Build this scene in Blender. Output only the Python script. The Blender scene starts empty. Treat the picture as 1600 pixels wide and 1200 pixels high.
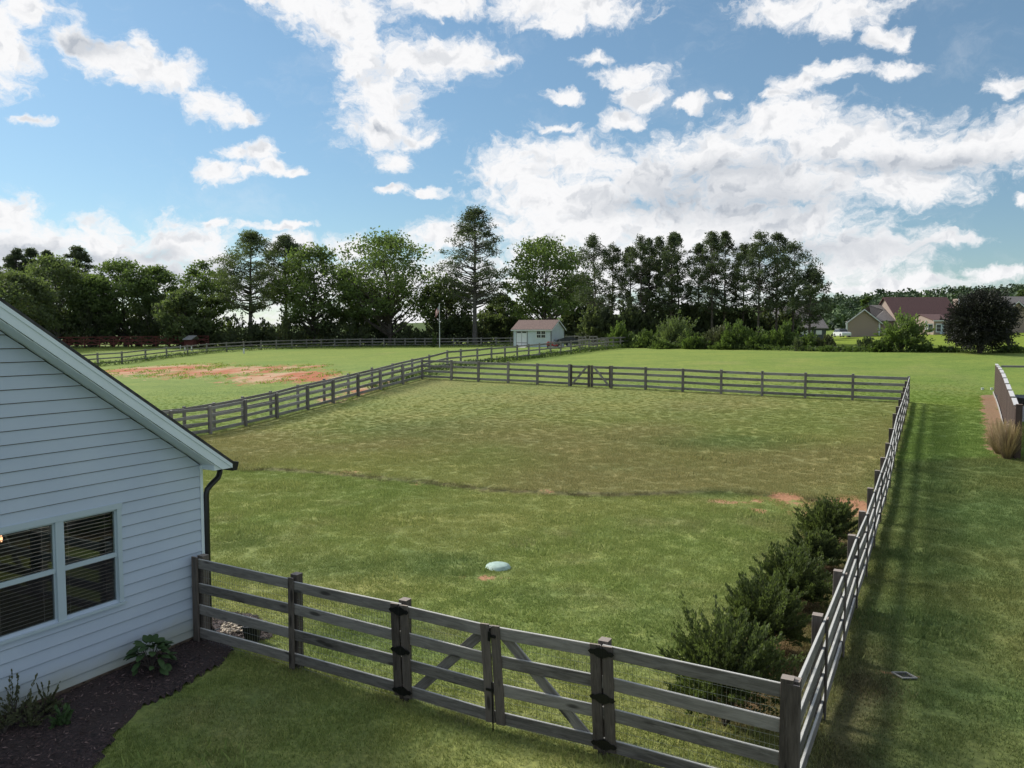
import bpy, math, random
import numpy as np
from mathutils import Vector, Matrix
random.seed(4)
RS = np.random.RandomState
sc = bpy.context.scene
COL = sc.collection
# ------------------------------------------------------------------ camera
F, CX, CY, HORY, ZC = 1229.0, 800.0, 600.0, 520.0, 4.9
PIT = math.atan((CY - HORY) / F)
cam = bpy.data.cameras.new('camera')
cam.lens = 36 * F / 1600; cam.sensor_width = 36; cam.clip_end = 5000; cam.clip_start = .1
co = bpy.data.objects.new('camera', cam); COL.objects.link(co)
co.location = (0, 0, ZC); co.rotation_euler = (math.pi / 2 - PIT, 0, 0)
sc.camera = co
# ------------------------------------------------------------------ light
SUN_AZ, SUN_EL = math.radians(-52), math.radians(35)      # azimuth measured from +Y, negative = left
sun = bpy.data.lights.new('sun', 'SUN'); sun.energy = 3.1; sun.angle = math.radians(11.0); sun.color = (1, .95, .87)
so = bpy.data.objects.new('sun', sun); COL.objects.link(so)
sdir = Vector((math.sin(SUN_AZ) * math.cos(SUN_EL), math.cos(SUN_AZ) * math.cos(SUN_EL), math.sin(SUN_EL)))
so.rotation_euler = sdir.to_track_quat('Z', 'Y').to_euler(); so.location = (0, 0, 30)
sc.view_settings.view_transform = 'Standard'; sc.view_settings.look = 'None'
sc.view_settings.gamma = 1; sc.view_settings.exposure = 0.76
sc.view_settings.use_curve_mapping = False
sc.cycles.max_bounces = 6; sc.cycles.diffuse_bounces = 3; sc.cycles.transparent_max_bounces = 8
sc.cycles.use_denoising = True

# ------------------------------------------------------------------ camera mathematics (pixels of the 1600x1200 photograph)
def ray(px, py):
    a, b = (px - CX) / F, (CY - py) / F
    return np.array([a, math.cos(PIT) + b * math.sin(PIT), -math.sin(PIT) + b * math.cos(PIT)])
def at_y(px, py, Y):
    d = ray(px, py); d = d * (Y / d[1]); return np.array([d[0], d[1], ZC + d[2]])
def at_z(px, py, z):
    d = ray(px, py); return np.array([0, 0, ZC]) + d * ((z - ZC) / d[2])
def at_plane(px, py, P, n):
    d = ray(px, py); o = np.array([0, 0, ZC]); t = np.dot(np.array(P) - o, n) / np.dot(d, n); return o + d * t
def project(x, y, z):
    zz = z - ZC
    dep = np.maximum(y * math.cos(PIT) - zz * math.sin(PIT), 1e-3)
    up = y * math.sin(PIT) + zz * math.cos(PIT)
    return CX + F * x / dep, CY - F * up / dep, dep

# ------------------------------------------------------------------ world: sky texture and clouds
class NT:
    """tiny node helper"""
    def __init__(s, nt): s.t = nt
    def n(s, kind, **kw):
        nd = s.t.nodes.new(kind)
        for k, v in kw.items(): setattr(nd, k, v)
        return nd
    def l(s, a, b): s.t.links.new(a, b)
    def math(s, op, a, b=None, c=None, clamp=False):
        m = s.n('ShaderNodeMath', operation=op, use_clamp=clamp)
        for i, q in enumerate((a, b, c)):
            if q is None: continue
            if isinstance(q, (int, float)): m.inputs[i].default_value = q
            else: s.l(q, m.inputs[i])
        return m.outputs[0]
    def vm(s, op, a, b=None, c=None):
        m = s.n('ShaderNodeVectorMath', operation=op)
        for i, q in enumerate((a, b, c)):
            if q is None: continue
            if isinstance(q, (tuple, list)): m.inputs[i].default_value = q
            else: s.l(q, m.inputs[i])
        return m.outputs['Value'] if op in ('LENGTH', 'DISTANCE', 'DOT_PRODUCT') else m.outputs[0]
    def noise(s, vec, scale, detail=4, rough=.55, out='Fac', dist=0):
        m = s.n('ShaderNodeTexNoise'); m.inputs['Scale'].default_value = scale; m.inputs['Detail'].default_value = detail
        m.inputs['Roughness'].default_value = rough; m.inputs['Distortion'].default_value = dist
        if vec is not None: s.l(vec, m.inputs['Vector'])
        return m.outputs[out]
    def ramp(s, fac, stops, interp='LINEAR'):
        r = s.n('ShaderNodeValToRGB'); r.color_ramp.interpolation = interp
        e = r.color_ramp.elements
        while len(e) < len(stops): e.new(.5)
        for q, (p, c) in zip(e, stops):
            q.position = p; q.color = (*c, 1) if len(c) == 3 else c
        if fac is not None: s.l(fac, r.inputs[0])
        return r.outputs[0]
    def mr(s, v, a, b, c=0, d=1, smooth=True):
        m = s.n('ShaderNodeMapRange', interpolation_type='SMOOTHSTEP' if smooth else 'LINEAR')
        s.l(v, m.inputs[0])
        for i, q in enumerate((a, b, c, d)): m.inputs[i + 1].default_value = q
        return m.outputs[0]
    def mix(s, f, a, b, blend='MIX'):
        m = s.n('ShaderNodeMix', data_type='RGBA', blend_type=blend)
        for q, i in ((f, 0), (a, 6), (b, 7)):
            if isinstance(q, (int, float)): m.inputs[i].default_value = q
            elif isinstance(q, tuple): m.inputs[i].default_value = (*q, 1)
            else: s.l(q, m.inputs[i])
        return m.outputs[2]

world = bpy.data.worlds.new('World'); sc.world = world; world.use_nodes = True
wt = world.node_tree; wt.nodes.clear(); W = NT(wt)
out = W.n('ShaderNodeOutputWorld')
sky = W.n('ShaderNodeTexSky', sky_type='NISHITA', sun_disc=False)
sky.sun_elevation = SUN_EL; sky.sun_rotation = SUN_AZ; sky.air_density = 1.0; sky.dust_density = .2; sky.ozone_density = 1.6
tc = W.n('ShaderNodeTexCoord')
sep = W.n('ShaderNodeSeparateXYZ'); W.l(tc.outputs['Generated'], sep.inputs[0])
az = W.math('ARCTAN2', sep.outputs[0], sep.outputs[1])
el = W.math('ARCSINE', sep.outputs[2])
comb = W.n('ShaderNodeCombineXYZ'); W.l(az, comb.inputs[0]); W.l(el, comb.inputs[1])
P0 = comb.outputs[0]
nz = W.noise(P0, 9, 3, .55, 'Color'); nz2 = W.noise(P0, 38, 4, .6, 'Color')
w1 = W.vm('MULTIPLY', W.vm('SUBTRACT', nz, (.5, .5, .5)), (.085, .05, 0))
w2 = W.vm('MULTIPLY', W.vm('SUBTRACT', nz2, (.5, .5, .5)), (.034, .026, 0))
PW = W.vm('ADD', W.vm('ADD', P0, w1), w2)
BL = [(0,50,38,60),(40,8,50,26),(115,58,42,26),(165,85,60,28),(220,105,55,28),(222,70,20,22),(275,112,32,20),
(330,158,42,24),(370,175,40,12),(345,264,36,20),(395,268,24,14),(375,232,32,16),(412,236,30,20),(440,262,30,16),(475,272,24,10),
(470,0,90,26),(540,18,80,40),(570,80,60,50),(640,95,90,36),(710,78,80,26),(770,82,40,12),(600,150,70,46),(600,200,72,32),(650,215,30,16),
(690,2,90,18),(850,12,110,24),(930,10,100,26),(870,40,60,14),(616,256,28,17),(605,303,20,8),(655,304,36,12),
(1240,8,100,22),(1320,20,70,26),(1375,58,30,14),(1402,66,16,16),(1385,108,38,10),(1300,112,44,14),(1255,132,44,14),(1220,150,30,10),
(990,112,60,18),(1000,145,40,24),(985,182,38,16),(880,150,26,12),(866,196,38,9),(1073,158,22,12),(1119,150,13,7),(930,85,30,10),
(800,270,70,34),(880,245,110,34),(880,310,150,50),(1010,275,130,50),(1120,240,110,44),(1210,200,90,34),(1250,180,70,24),(1310,225,120,42),
(1420,235,120,44),(1520,225,110,38),(1595,215,50,44),(1200,290,190,50),(1400,290,90,36),(1100,360,240,60),(900,360,170,50),(1250,350,90,30),
(1340,400,110,44),(1480,380,50,12),(1000,420,300,50),(690,372,60,28),(1400,445,120,12),(1570,428,60,12),
(10,340,50,36),(20,385,110,44),(160,382,56,36),(200,405,60,40),(290,382,58,44),(330,405,40,40),(338,342,28,10),(430,355,60,7),(445,384,46,20),
(555,388,48,22),(200,435,260,28),(600,440,320,40),(200,520,520,40),(900,505,560,50),(1450,480,260,24),(1582,130,34,14),(1599,315,12,8),(44,180,24,8)]
acc = None
for (bx, by, rx, ry) in BL:
    d = ray(bx, by); d = d / np.linalg.norm(d)
    a0, e0 = math.atan2(d[0], d[1]), math.asin(d[2])
    ax, ay = rx * 1.0 / F, ry * 1.0 / F
    L = W.vm('LENGTH', W.vm('MULTIPLY_ADD', PW, (1 / ax, 1 / ay, 0), (-a0 / ax, -e0 / ay, 0)))
    acc = L if acc is None else W.math('SMOOTH_MIN', acc, L, .25)
fb = W.noise(PW, 30, 6, .62)
fb2 = W.noise(P0, 5.5, 6, .58)
# stretched noise for wispy edges
st = W.vm('MULTIPLY', PW, (1.0, 1.9, 1)); fb3 = W.noise(st, 55, 5, .65)
dens = W.math('SUBTRACT', 1.0, acc)
dens = W.math('ADD', dens, W.math('MULTIPLY', W.math('SUBTRACT', fb, .5), 1.7))
dens = W.math('ADD', dens, W.math('MULTIPLY', W.math('SUBTRACT', fb3, .5), 1.25))
# the same broken cloud cover goes on outside the frame
azo = W.math('ABSOLUTE', az)
outm = W.math('MAXIMUM', W.mr(azo, .62, .75), W.mr(el, .44, .55))
gen = W.math('MULTIPLY', W.math('SUBTRACT', fb2, .5), 6.0)
dens = W.math('ADD', W.math('MULTIPLY', dens, W.math('SUBTRACT', 1.0, outm)), W.math('MULTIPLY', gen, outm))
mask = W.mr(dens, -.26, .58)
# grey cores
GB = [(1060,305,110,36),(1190,320,110,34),(1000,322,80,20),(1120,270,120,24),(1380,260,90,16),(200,430,200,18),(40,400,60,18),(255,398,40,14),(150,405,50,10),(320,415,30,10),(1250,400,160,20),(1480,250,100,16),(140,66,40,14),(590,200,20,6)]
ga = None
for (bx, by, rx, ry) in GB:
    d = ray(bx, by); d = d / np.linalg.norm(d)
    a0, e0 = math.atan2(d[0], d[1]), math.asin(d[2]); ax, ay = rx * 1.2 / F, ry * 1.2 / F
    L = W.vm('LENGTH', W.vm('MULTIPLY_ADD', PW, (1 / ax, 1 / ay, 0), (-a0 / ax, -e0 / ay, 0)))
    ga = L if ga is None else W.math('SMOOTH_MIN', ga, L, .3)
gr = W.math('ADD', W.math('SUBTRACT', 1.0, ga), W.math('MULTIPLY', W.math('SUBTRACT', fb, .5), 1.4))
grey = W.math('MULTIPLY', W.mr(gr, -.35, .95), .68)
grey2 = W.math('MULTIPLY', W.mr(fb3, .45, .72), W.mr(dens, .3, 1.1))
PS = W.vm('ADD', PW, (.006, -.013, 0)); f1 = W.noise(PW, 26, 3, .5); f2 = W.noise(PS, 26, 3, .5)
rel = W.math('MULTIPLY', W.mr(W.math('SUBTRACT', f1, f2), .01, .16), W.mr(dens, .1, .7))
grey = W.math('ADD', grey, W.math('MULTIPLY', rel, .42))
grey = W.math('MINIMUM', W.math('ADD', grey, W.math('MULTIPLY', grey2, .16)), 1.0)
ccol = W.mix(grey, (.90, .90, .91), (.45, .49, .55))
skyc = W.mix(1.0, sky.outputs[0], (.80, .99, 1.0), 'MULTIPLY')
skyc = W.mix(W.mr(el, .0, .42), W.mix(1.0, skyc, (.82, .80, .86), 'MULTIPLY'), skyc)
skyc = W.mix(.06, skyc, (6.2, 6.6, 6.9))
veil = W.math('MULTIPLY', W.mr(W.noise(W.vm('MULTIPLY', PW, (1, 1.6, 1)), 7, 7, .68), .50, .80), .22)
mask = W.math('MAXIMUM', mask, veil)
b1 = W.n('ShaderNodeBackground'); W.l(skyc, b1.inputs[0]); b1.inputs[1].default_value = .066
b2 = W.n('ShaderNodeBackground'); W.l(ccol, b2.inputs[0]); b2.inputs[1].default_value = .63
ms = W.n('ShaderNodeMixShader'); W.l(mask, ms.inputs[0]); W.l(b1.outputs[0], ms.inputs[1]); W.l(b2.outputs[0], ms.inputs[2])
W.l(ms.outputs[0], out.inputs[0])
world.cycles.sampling_method = 'MANUAL'; world.cycles.sample_map_resolution = 512

# ------------------------------------------------------------------ materials
MATS = {}
def newmat(name):
    m = bpy.data.materials.new(name); m.use_nodes = True; t = m.node_tree
    N = NT(t); b = t.nodes['Principled BSDF']; MATS[name] = m
    return m, N, b
def bump(N, b, h, strength=.3, dist=.01):
    bm = N.n('ShaderNodeBump'); bm.inputs['Strength'].default_value = strength; bm.inputs['Distance'].default_value = dist
    N.l(h, bm.inputs['Height']); N.l(bm.outputs[0], b.inputs['Normal'])
def simple(name, col, rough=.6, metal=0, var=.12, scale=6, bmp=.15, coord='Object', bd=.01):
    m, N, b = newmat(name)
    tcn = N.n('ShaderNodeTexCoord').outputs[coord]
    n1 = N.noise(tcn, scale, 5, .6)
    c = N.mix(N.mr(n1, .3, .7), tuple(max(0, q * (1 - var)) for q in col), tuple(q * (1 + var) for q in col))
    N.l(c, b.inputs['Base Color']); b.inputs['Roughness'].default_value = rough; b.inputs['Metallic'].default_value = metal
    if bmp: bump(N, b, N.noise(tcn, scale * 6, 4, .6), bmp, bd)
    return m
def wood(name, dark, light, knots=True, rough=.85):
    m, N, b = newmat(name)
    tco = N.n('ShaderNodeTexCoord').outputs['Object']
    oi = N.n('ShaderNodeObjectInfo').outputs['Random']
    offs = N.n('ShaderNodeCombineXYZ'); N.l(N.math('MULTIPLY', oi, 37.0), offs.inputs[0]); N.l(N.math('MULTIPLY', oi, 91.0), offs.inputs[1]); N.l(N.math('MULTIPLY', oi, 13.0), offs.inputs[2])
    P = N.vm('ADD', tco, offs.outputs[0])
    Ps = N.vm('MULTIPLY', P, (1.2, 9, 9))
    g = N.noise(Ps, 3.0, 6, .62, dist=.6)
    g2 = N.noise(N.vm('MULTIPLY', P, (2.5, 60, 60)), 2, 3, .6)
    blot = N.noise(N.vm('MULTIPLY', P, (1, 2, 2)), 1.3, 3, .5)
    f = N.math('ADD', N.math('MULTIPLY', g, .6), N.math('MULTIPLY', g2, .25)); f = N.math('ADD', f, N.math('MULTIPLY', blot, .35))
    f = N.math('ADD', f, N.math('MULTIPLY', N.math('SUBTRACT', oi, .5), .22))
    c = N.ramp(f, [(.40, dark), (.60, tuple((a + q) / 2 for a, q in zip(dark, light))), (.78, light)])
    if knots:
        v = N.n('ShaderNodeTexVoronoi'); v.inputs['Scale'].default_value = 1.0; N.l(N.vm('MULTIPLY', P, (1.7, 6, 6)), v.inputs['Vector'])
        k = N.mr(v.outputs['Distance'], .10, .22, 1, 0)
        c = N.mix(N.math('MULTIPLY', k, .75), c, tuple(q * .3 for q in dark))
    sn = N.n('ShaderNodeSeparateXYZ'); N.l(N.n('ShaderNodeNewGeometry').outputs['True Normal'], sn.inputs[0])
    c = N.mix(N.math('MULTIPLY', N.mr(sn.outputs[2], .6, .9), .8), c, tuple(min(.6, q * 2.3) for q in light))  # upward faces painted paler, standing in for sunlight on board tops
    N.l(c, b.inputs['Base Color']); b.inputs['Roughness'].default_value = rough; b.inputs['Specular IOR Level'].default_value = .2
    bump(N, b, N.math('ADD', g2, g), .5, .004)
    return m
def leafmat(name, dark, light, trans=.5):
    m, N, b = newmat(name)
    a = N.n('ShaderNodeAttribute', attribute_name='tint').outputs['Fac']
    tp = N.n('ShaderNodeNewGeometry').outputs['Position']
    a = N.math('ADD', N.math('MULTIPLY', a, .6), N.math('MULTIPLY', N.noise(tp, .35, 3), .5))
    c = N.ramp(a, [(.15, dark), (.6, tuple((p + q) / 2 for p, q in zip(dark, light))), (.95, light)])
    N.l(c, b.inputs['Base Color']); b.inputs['Roughness'].default_value = .65; b.inputs['Specular IOR Level'].default_value = .25
    tr = N.n('ShaderNodeBsdfTranslucent'); N.l(N.mix(1.0, c, (1.0, 1.1, .5), 'MULTIPLY'), tr.inputs[0])
    mx = N.n('ShaderNodeMixShader'); mx.inputs[0].default_value = trans
    N.l(b.outputs[0], mx.inputs[1]); N.l(tr.outputs[0], mx.inputs[2]); N.l(mx.outputs[0], N.t.nodes['Material Output'].inputs[0])
    return m
M = {}
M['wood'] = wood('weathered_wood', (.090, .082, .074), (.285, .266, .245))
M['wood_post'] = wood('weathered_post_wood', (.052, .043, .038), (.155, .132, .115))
M['wood_mid'] = wood('grey_back_fence_wood', (.14, .132, .122), (.34, .325, .305))  # yard fence wood brightened in colour, as these sides face away from sun
M['wood_midpost'] = wood('grey_back_fence_post', (.11, .10, .09), (.28, .26, .235))  # post wood brightened the same way against missing sunlight
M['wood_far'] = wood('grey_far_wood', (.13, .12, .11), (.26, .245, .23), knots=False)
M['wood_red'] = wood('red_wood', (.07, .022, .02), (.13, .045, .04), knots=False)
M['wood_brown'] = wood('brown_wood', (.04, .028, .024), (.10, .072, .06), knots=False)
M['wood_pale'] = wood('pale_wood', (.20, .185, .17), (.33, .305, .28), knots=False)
M['wire'] = simple('wire', (.30, .31, .30), .45, .8, 0, bmp=0)
M['iron'] = simple('black_iron', (.007, .007, .008), .45, .3, .2, 20)
M['black'] = simple('black_metal', (.016, .016, .018), .35, .2, .15, 5, .03)
M['pot'] = simple('black_plastic', (.014, .014, .016), .5, 0, .15, 12)
M['trim'] = simple('white_trim', (.70, .79, .85), .5, 0, .03, 3, .05)
M['vinyl'] = simple('window_vinyl', (.47, .56, .62), .4, 0, .02, 3, .02)
M['foundation'] = simple('foundation_stain', (.22, .165, .12), .9, 0, .3, 5, .4)
M['shingle_dark'] = simple('dark_shingles', (.05, .05, .052), .95, 0, .4, 8, .6)
M['interior'] = simple('interior_wall', (.16, .13, .11), .8, 0, .1, 1)
M['blind'] = simple('blind_slat', (.75, .66, .62), .5, 0, .05, 2, 0)
M['grate'] = simple('galvanised', (.30, .30, .29), .7, .2, .2, 20)
M['white'] = simple('white_paint', (.58, .60, .62), .5, 0, .04, 3, .05)
M['shedwall'] = simple('shed_white_boards', (.46, .52, .56), .6, 0, .05, 2, .1)
M['shedtrim'] = simple('shed_dark_trim', (.16, .15, .16), .6, 0, .1, 2, .1)
M['shedroof'] = simple('shed_brown_shingles', (.17, .115, .10), .95, 0, .3, 9, .5)
M['brick_tan'] = simple('tan_siding', (.30, .235, .195), .9, 0, .16, 12, .3)
M['roof_red'] = simple('red_brown_shingles', (.10, .052, .05), .95, 0, .25, 7, .5)
M['roof_grey'] = simple('grey_shingles', (.16, .145, .14), .95, 0, .25, 6, .5)
M['wall_grey'] = simple('blue_grey_siding', (.06, .07, .075), .8, 0, .1, 3)
M['glass_dark'] = simple('dark_window_glass', (.02, .025, .03), .1, 0, .1, 1, 0)
M['carwhite'] = simple('car_white_paint', (.62, .64, .66), .25, 0, .02, 1, 0)
M['tyre'] = simple('tyre_rubber', (.015, .015, .015), .8, 0, .1, 10)
M['mower_red'] = simple('mower_red_paint', (.30, .03, .03), .4, 0, .1, 4)
M['machine'] = simple('dark_machine', (.03, .032, .036), .6, 0, .3, 4)
M['clump'] = leafmat('grass_clump_leaf', (.14, .18, .05), (.30, .36, .11))
M['bark'] = simple('bark', (.075, .062, .054), .95, 0, .4, 3, .8, bd=.05)
M['bark_pale'] = simple('pale_bark', (.105, .095, .09), .95, 0, .3, 3, .8, bd=.05)
M['stone'] = simple('river_stone', (.42, .35, .27), .8, 0, .3, 7, .2)
M['lid'] = simple('pale_green_plastic', (.36, .48, .42), .65, 0, .14, 9, .2)
M['flagred'] = simple('flag_red', (.42, .04, .06), .8, 0, .05, 3, 0)
M['flagwhite'] = simple('flag_white', (.7, .68, .7), .8, 0, .03, 3, 0)
M['flagblue'] = simple('flag_blue', (.035, .05, .16), .8, 0, .05, 3, 0)
M['gravel'] = simple('grey_gravel', (.24, .24, .25), .95, 0, .4, 14, .6)
M['cover'] = simple('dark_cover', (.03, .034, .04), .6, 0, .2, 3)
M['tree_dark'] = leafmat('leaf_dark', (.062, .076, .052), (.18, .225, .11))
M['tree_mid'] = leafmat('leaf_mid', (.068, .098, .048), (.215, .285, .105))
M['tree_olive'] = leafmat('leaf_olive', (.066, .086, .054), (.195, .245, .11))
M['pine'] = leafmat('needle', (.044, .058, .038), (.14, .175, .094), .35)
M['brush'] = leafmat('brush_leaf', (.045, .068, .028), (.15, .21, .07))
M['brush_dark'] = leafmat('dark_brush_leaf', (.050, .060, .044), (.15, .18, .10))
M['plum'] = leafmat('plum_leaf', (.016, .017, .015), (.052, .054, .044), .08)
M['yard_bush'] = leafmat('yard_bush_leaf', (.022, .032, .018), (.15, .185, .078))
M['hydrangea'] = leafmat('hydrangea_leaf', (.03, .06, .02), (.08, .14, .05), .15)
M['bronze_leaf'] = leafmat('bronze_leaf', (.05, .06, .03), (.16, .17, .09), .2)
M['straw'] = leafmat('straw_blade', (.10, .07, .045), (.58, .44, .28), .2)
M['wood_hill'] = leafmat('hill_leaf', (.030, .046, .036), (.11, .17, .06), .1)
# siding with green-yellow weathering near the ground
m, N, b = newmat('lap_siding'); tcn = N.n('ShaderNodeTexCoord').outputs['Object']
n1 = N.noise(tcn, 1.1, 4, .6); gr_ = N.noise(N.vm('MULTIPLY', tcn, (1, 1, 6)), 9, 4, .6)
c = N.mix(N.mr(n1, .3, .7), (.47, .55, .67), (.51, .59, .70))
c = N.mix(N.math('MULTIPLY', gr_, .12), c, (.30, .35, .41))
sz = N.n('ShaderNodeSeparateXYZ'); N.l(tcn, sz.inputs[0])
st_ = N.math('MULTIPLY', N.mr(N.math('ADD', sz.outputs[2], N.math('MULTIPLY', n1, -.5)), -.1, .4, 1, 0), .75)
c = N.mix(st_, c, (.36, .37, .28)); N.l(c, b.inputs['Base Color']); b.inputs['Roughness'].default_value = .6
bump(N, b, gr_, .2, .004); M['siding'] = m
# glass: mostly reflecting thin pane
m, N, b = newmat('window_glass'); gl = N.n('ShaderNodeBsdfGlossy'); gl.inputs['Roughness'].default_value = .02; gl.inputs[0].default_value = (.8, .9, .85, 1)
tr = N.n('ShaderNodeBsdfTransparent'); fr = N.n('ShaderNodeFresnel'); fr.inputs[0].default_value = 1.55
mx = N.n('ShaderNodeMixShader'); N.l(fr.outputs[0], mx.inputs[0]); N.l(tr.outputs[0], mx.inputs[1]); N.l(gl.outputs[0], mx.inputs[2])
N.l(mx.outputs[0], N.t.nodes['Material Output'].inputs[0]); M['glass'] = m
m, N, b = newmat('insect_screen'); tr = N.n('ShaderNodeBsdfTransparent'); df = N.n('ShaderNodeBsdfDiffuse'); df.inputs[0].default_value = (.05, .045, .05, 1)
mx = N.n('ShaderNodeMixShader'); mx.inputs[0].default_value = .22; N.l(tr.outputs[0], mx.inputs[1]); N.l(df.outputs[0], mx.inputs[2])
N.l(mx.outputs[0], N.t.nodes['Material Output'].inputs[0]); M['screen'] = m
m, N, b = newmat('lamp_glow'); b.inputs['Emission Color'].default_value = (1, .5, .25, 1); b.inputs['Emission Strength'].default_value = 6; b.inputs['Base Color'].default_value = (.8, .6, .4, 1); b.inputs['Emission Strength'].default_value = 1.4; M['glow'] = m
# mulch
m, N, b = newmat('bark_mulch'); tcn = N.n('ShaderNodeTexCoord').outputs['Object']
v = N.n('ShaderNodeTexVoronoi'); v.inputs['Scale'].default_value = 22; N.l(N.vm('ADD', tcn, N.vm('MULTIPLY', N.noise(tcn, 8, 3, .6, 'Color'), (.15, .15, .15))), v.inputs['Vector'])
c = N.ramp(v.outputs['Distance'], [(0, (.10, .062, .060)), (.5, (.045, .028, .028)), (1, (.010, .007, .007))])
c = N.mix(N.mr(N.noise(tcn, 1.5, 3), .4, .7), c, (.05, .033, .030)); N.l(c, b.inputs['Base Color']); b.inputs['Roughness'].default_value = .9
bump(N, b, N.math('ADD', v.outputs['Distance'], N.noise(tcn, 40, 4)), .9, .03); M['mulch'] = m
M['chip'] = leafmat('mulch_chip', (.018, .011, .012), (.26, .18, .165), 0)

# ------------------------------------------------------------------ mesh helpers
class MB:
    def __init__(s): s.v = []; s.f = []
    def add(s, v, f):
        o = len(s.v); s.v += [tuple(map(float, q)) for q in v]; s.f += [tuple(i + o for i in q) for q in f]; return s
    def hexa(s, p): # 8 points: 4 bottom ring, 4 top ring
        return s.add(p, [(3, 2, 1, 0), (4, 5, 6, 7), (0, 1, 5, 4), (1, 2, 6, 5), (2, 3, 7, 6), (3, 0, 4, 7)])
    def box(s, c, size, ax=(1, 0, 0), ay=(0, 1, 0), az_=(0, 0, 1)):
        c, ax, ay, az_ = (np.array(q, float) for q in (c, ax, ay, az_)); X, Y, Z = ax * size[0] / 2, ay * size[1] / 2, az_ * size[2] / 2
        return s.hexa([c - X - Y - Z, c + X - Y - Z, c + X + Y - Z, c - X + Y - Z, c - X - Y + Z, c + X - Y + Z, c + X + Y + Z, c - X + Y + Z])
    def prism(s, pts, vec):
        n = len(pts); pts = [np.array(p, float) for p in pts]; vec = np.array(vec, float)
        v = pts + [p + vec for p in pts]
        f = [tuple(range(n))[::-1], tuple(range(n, 2 * n))] + [(i, (i + 1) % n, n + (i + 1) % n, n + i) for i in range(n)]
        return s.add(v, f)
    def tube(s, pts, rad, n=8, cap=True, flat=None):
        pts = [np.array(p, float) for p in pts]; rad = rad if isinstance(rad, (list, tuple)) else [rad] * len(pts)
        v = []; f = []; ref = np.array([.3, .9, .2])
        for i, p in enumerate(pts):
            d = pts[min(i + 1, len(pts) - 1)] - pts[max(i - 1, 0)]; d = d / (np.linalg.norm(d) + 1e-9)
            r0 = ref if abs(d @ ref) < .95 else np.array([1., 0, 0])
            a = np.cross(d, r0); a /= np.linalg.norm(a); bb = np.cross(d, a)
            for k in range(n):
                t = 2 * math.pi * k / n; v.append(p + (a * math.cos(t) + bb * math.sin(t)) * rad[i])
        for i in range(len(pts) - 1):
            for k in range(n):
                f.append((i * n + k, i * n + (k + 1) % n, (i + 1) * n + (k + 1) % n, (i + 1) * n + k))
        if cap: f += [tuple(range(n))[::-1], tuple(range((len(pts) - 1) * n, len(pts) * n))]
        return s.add(v, f)
    def mesh(s, name, smooth=False):
        me = bpy.data.meshes.new(name); me.from_pydata(s.v, [], s.f); me.update()
        if smooth: me.polygons.foreach_set('use_smooth', [True] * len(me.polygons))
        return me
def tag(o, label=None, cat=None, group=None, kind=None):
    if label: o['label'] = label
    if cat: o['category'] = cat
    if group: o['group'] = group
    if kind: o['kind'] = kind
    return o
def thing(name, label, cat, loc=(0, 0, 0), group=None):
    o = bpy.data.objects.new(name, None); COL.objects.link(o); o.location = tuple(map(float, loc)); o.empty_display_size = .3
    return tag(o, label, cat, group)
def link(name, me, mat, parent=None, mw=None, kind=None, label=None):
    o = bpy.data.objects.new(name, me); COL.objects.link(o)
    if mat is not None and len(me.materials) == 0: me.materials.append(M[mat] if isinstance(mat, str) else mat)
    mw = mw if mw is not None else Matrix.Identity(4)
    if parent is not None:
        o.parent = parent; off = Vector((0, 0, 0)); p = parent
        while p is not None: off += p.location; p = p.parent
        o.matrix_local = Matrix.Translation(-off) @ mw
    else: o.matrix_world = mw
    if kind: o['kind'] = kind
    if label: o['label'] = label
    return o
def build(mb, name, mat, parent=None, smooth=False, kind=None, label=None):
    return link(name, mb.mesh(name, smooth), mat, parent, None, kind, label)
BOXC = {}
def board(name, p0, p1, wid, thick, side, mat, parent, label=None):
    """a plank from p0 to p1 (its centre line), 'side' = direction of its thickness; local x runs along the grain"""
    p0, p1, side = Vector(map(float, p0)), Vector(map(float, p1)), Vector(map(float, side))
    x = (p1 - p0); L = x.length; x.normalize(); z = x.cross(side).normalized(); y = z.cross(x).normalized()
    key = (round(L, 2), wid, thick, str(mat))
    if key not in BOXC:
        mb = MB(); h, t = wid / 2, thick / 2; c = min(.006, t * .35)
        # bevelled cross-section
        sec = [(-t + c, -h), (t - c, -h), (t, -h + c), (t, h - c), (t - c, h), (-t + c, h), (-t, h - c), (-t, -h + c)]
        mb.prism([(0, a, q) for a, q in sec], (L, 0, 0)); BOXC[key] = mb.mesh(name)
    mw = Matrix(((x.x, y.x, z.x, p0.x), (x.y, y.y, z.y, p0.y), (x.z, y.z, z.z, p0.z), (0, 0, 0, 1)))
    return link(name, BOXC[key], mat, parent, mw, label=label)

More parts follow.
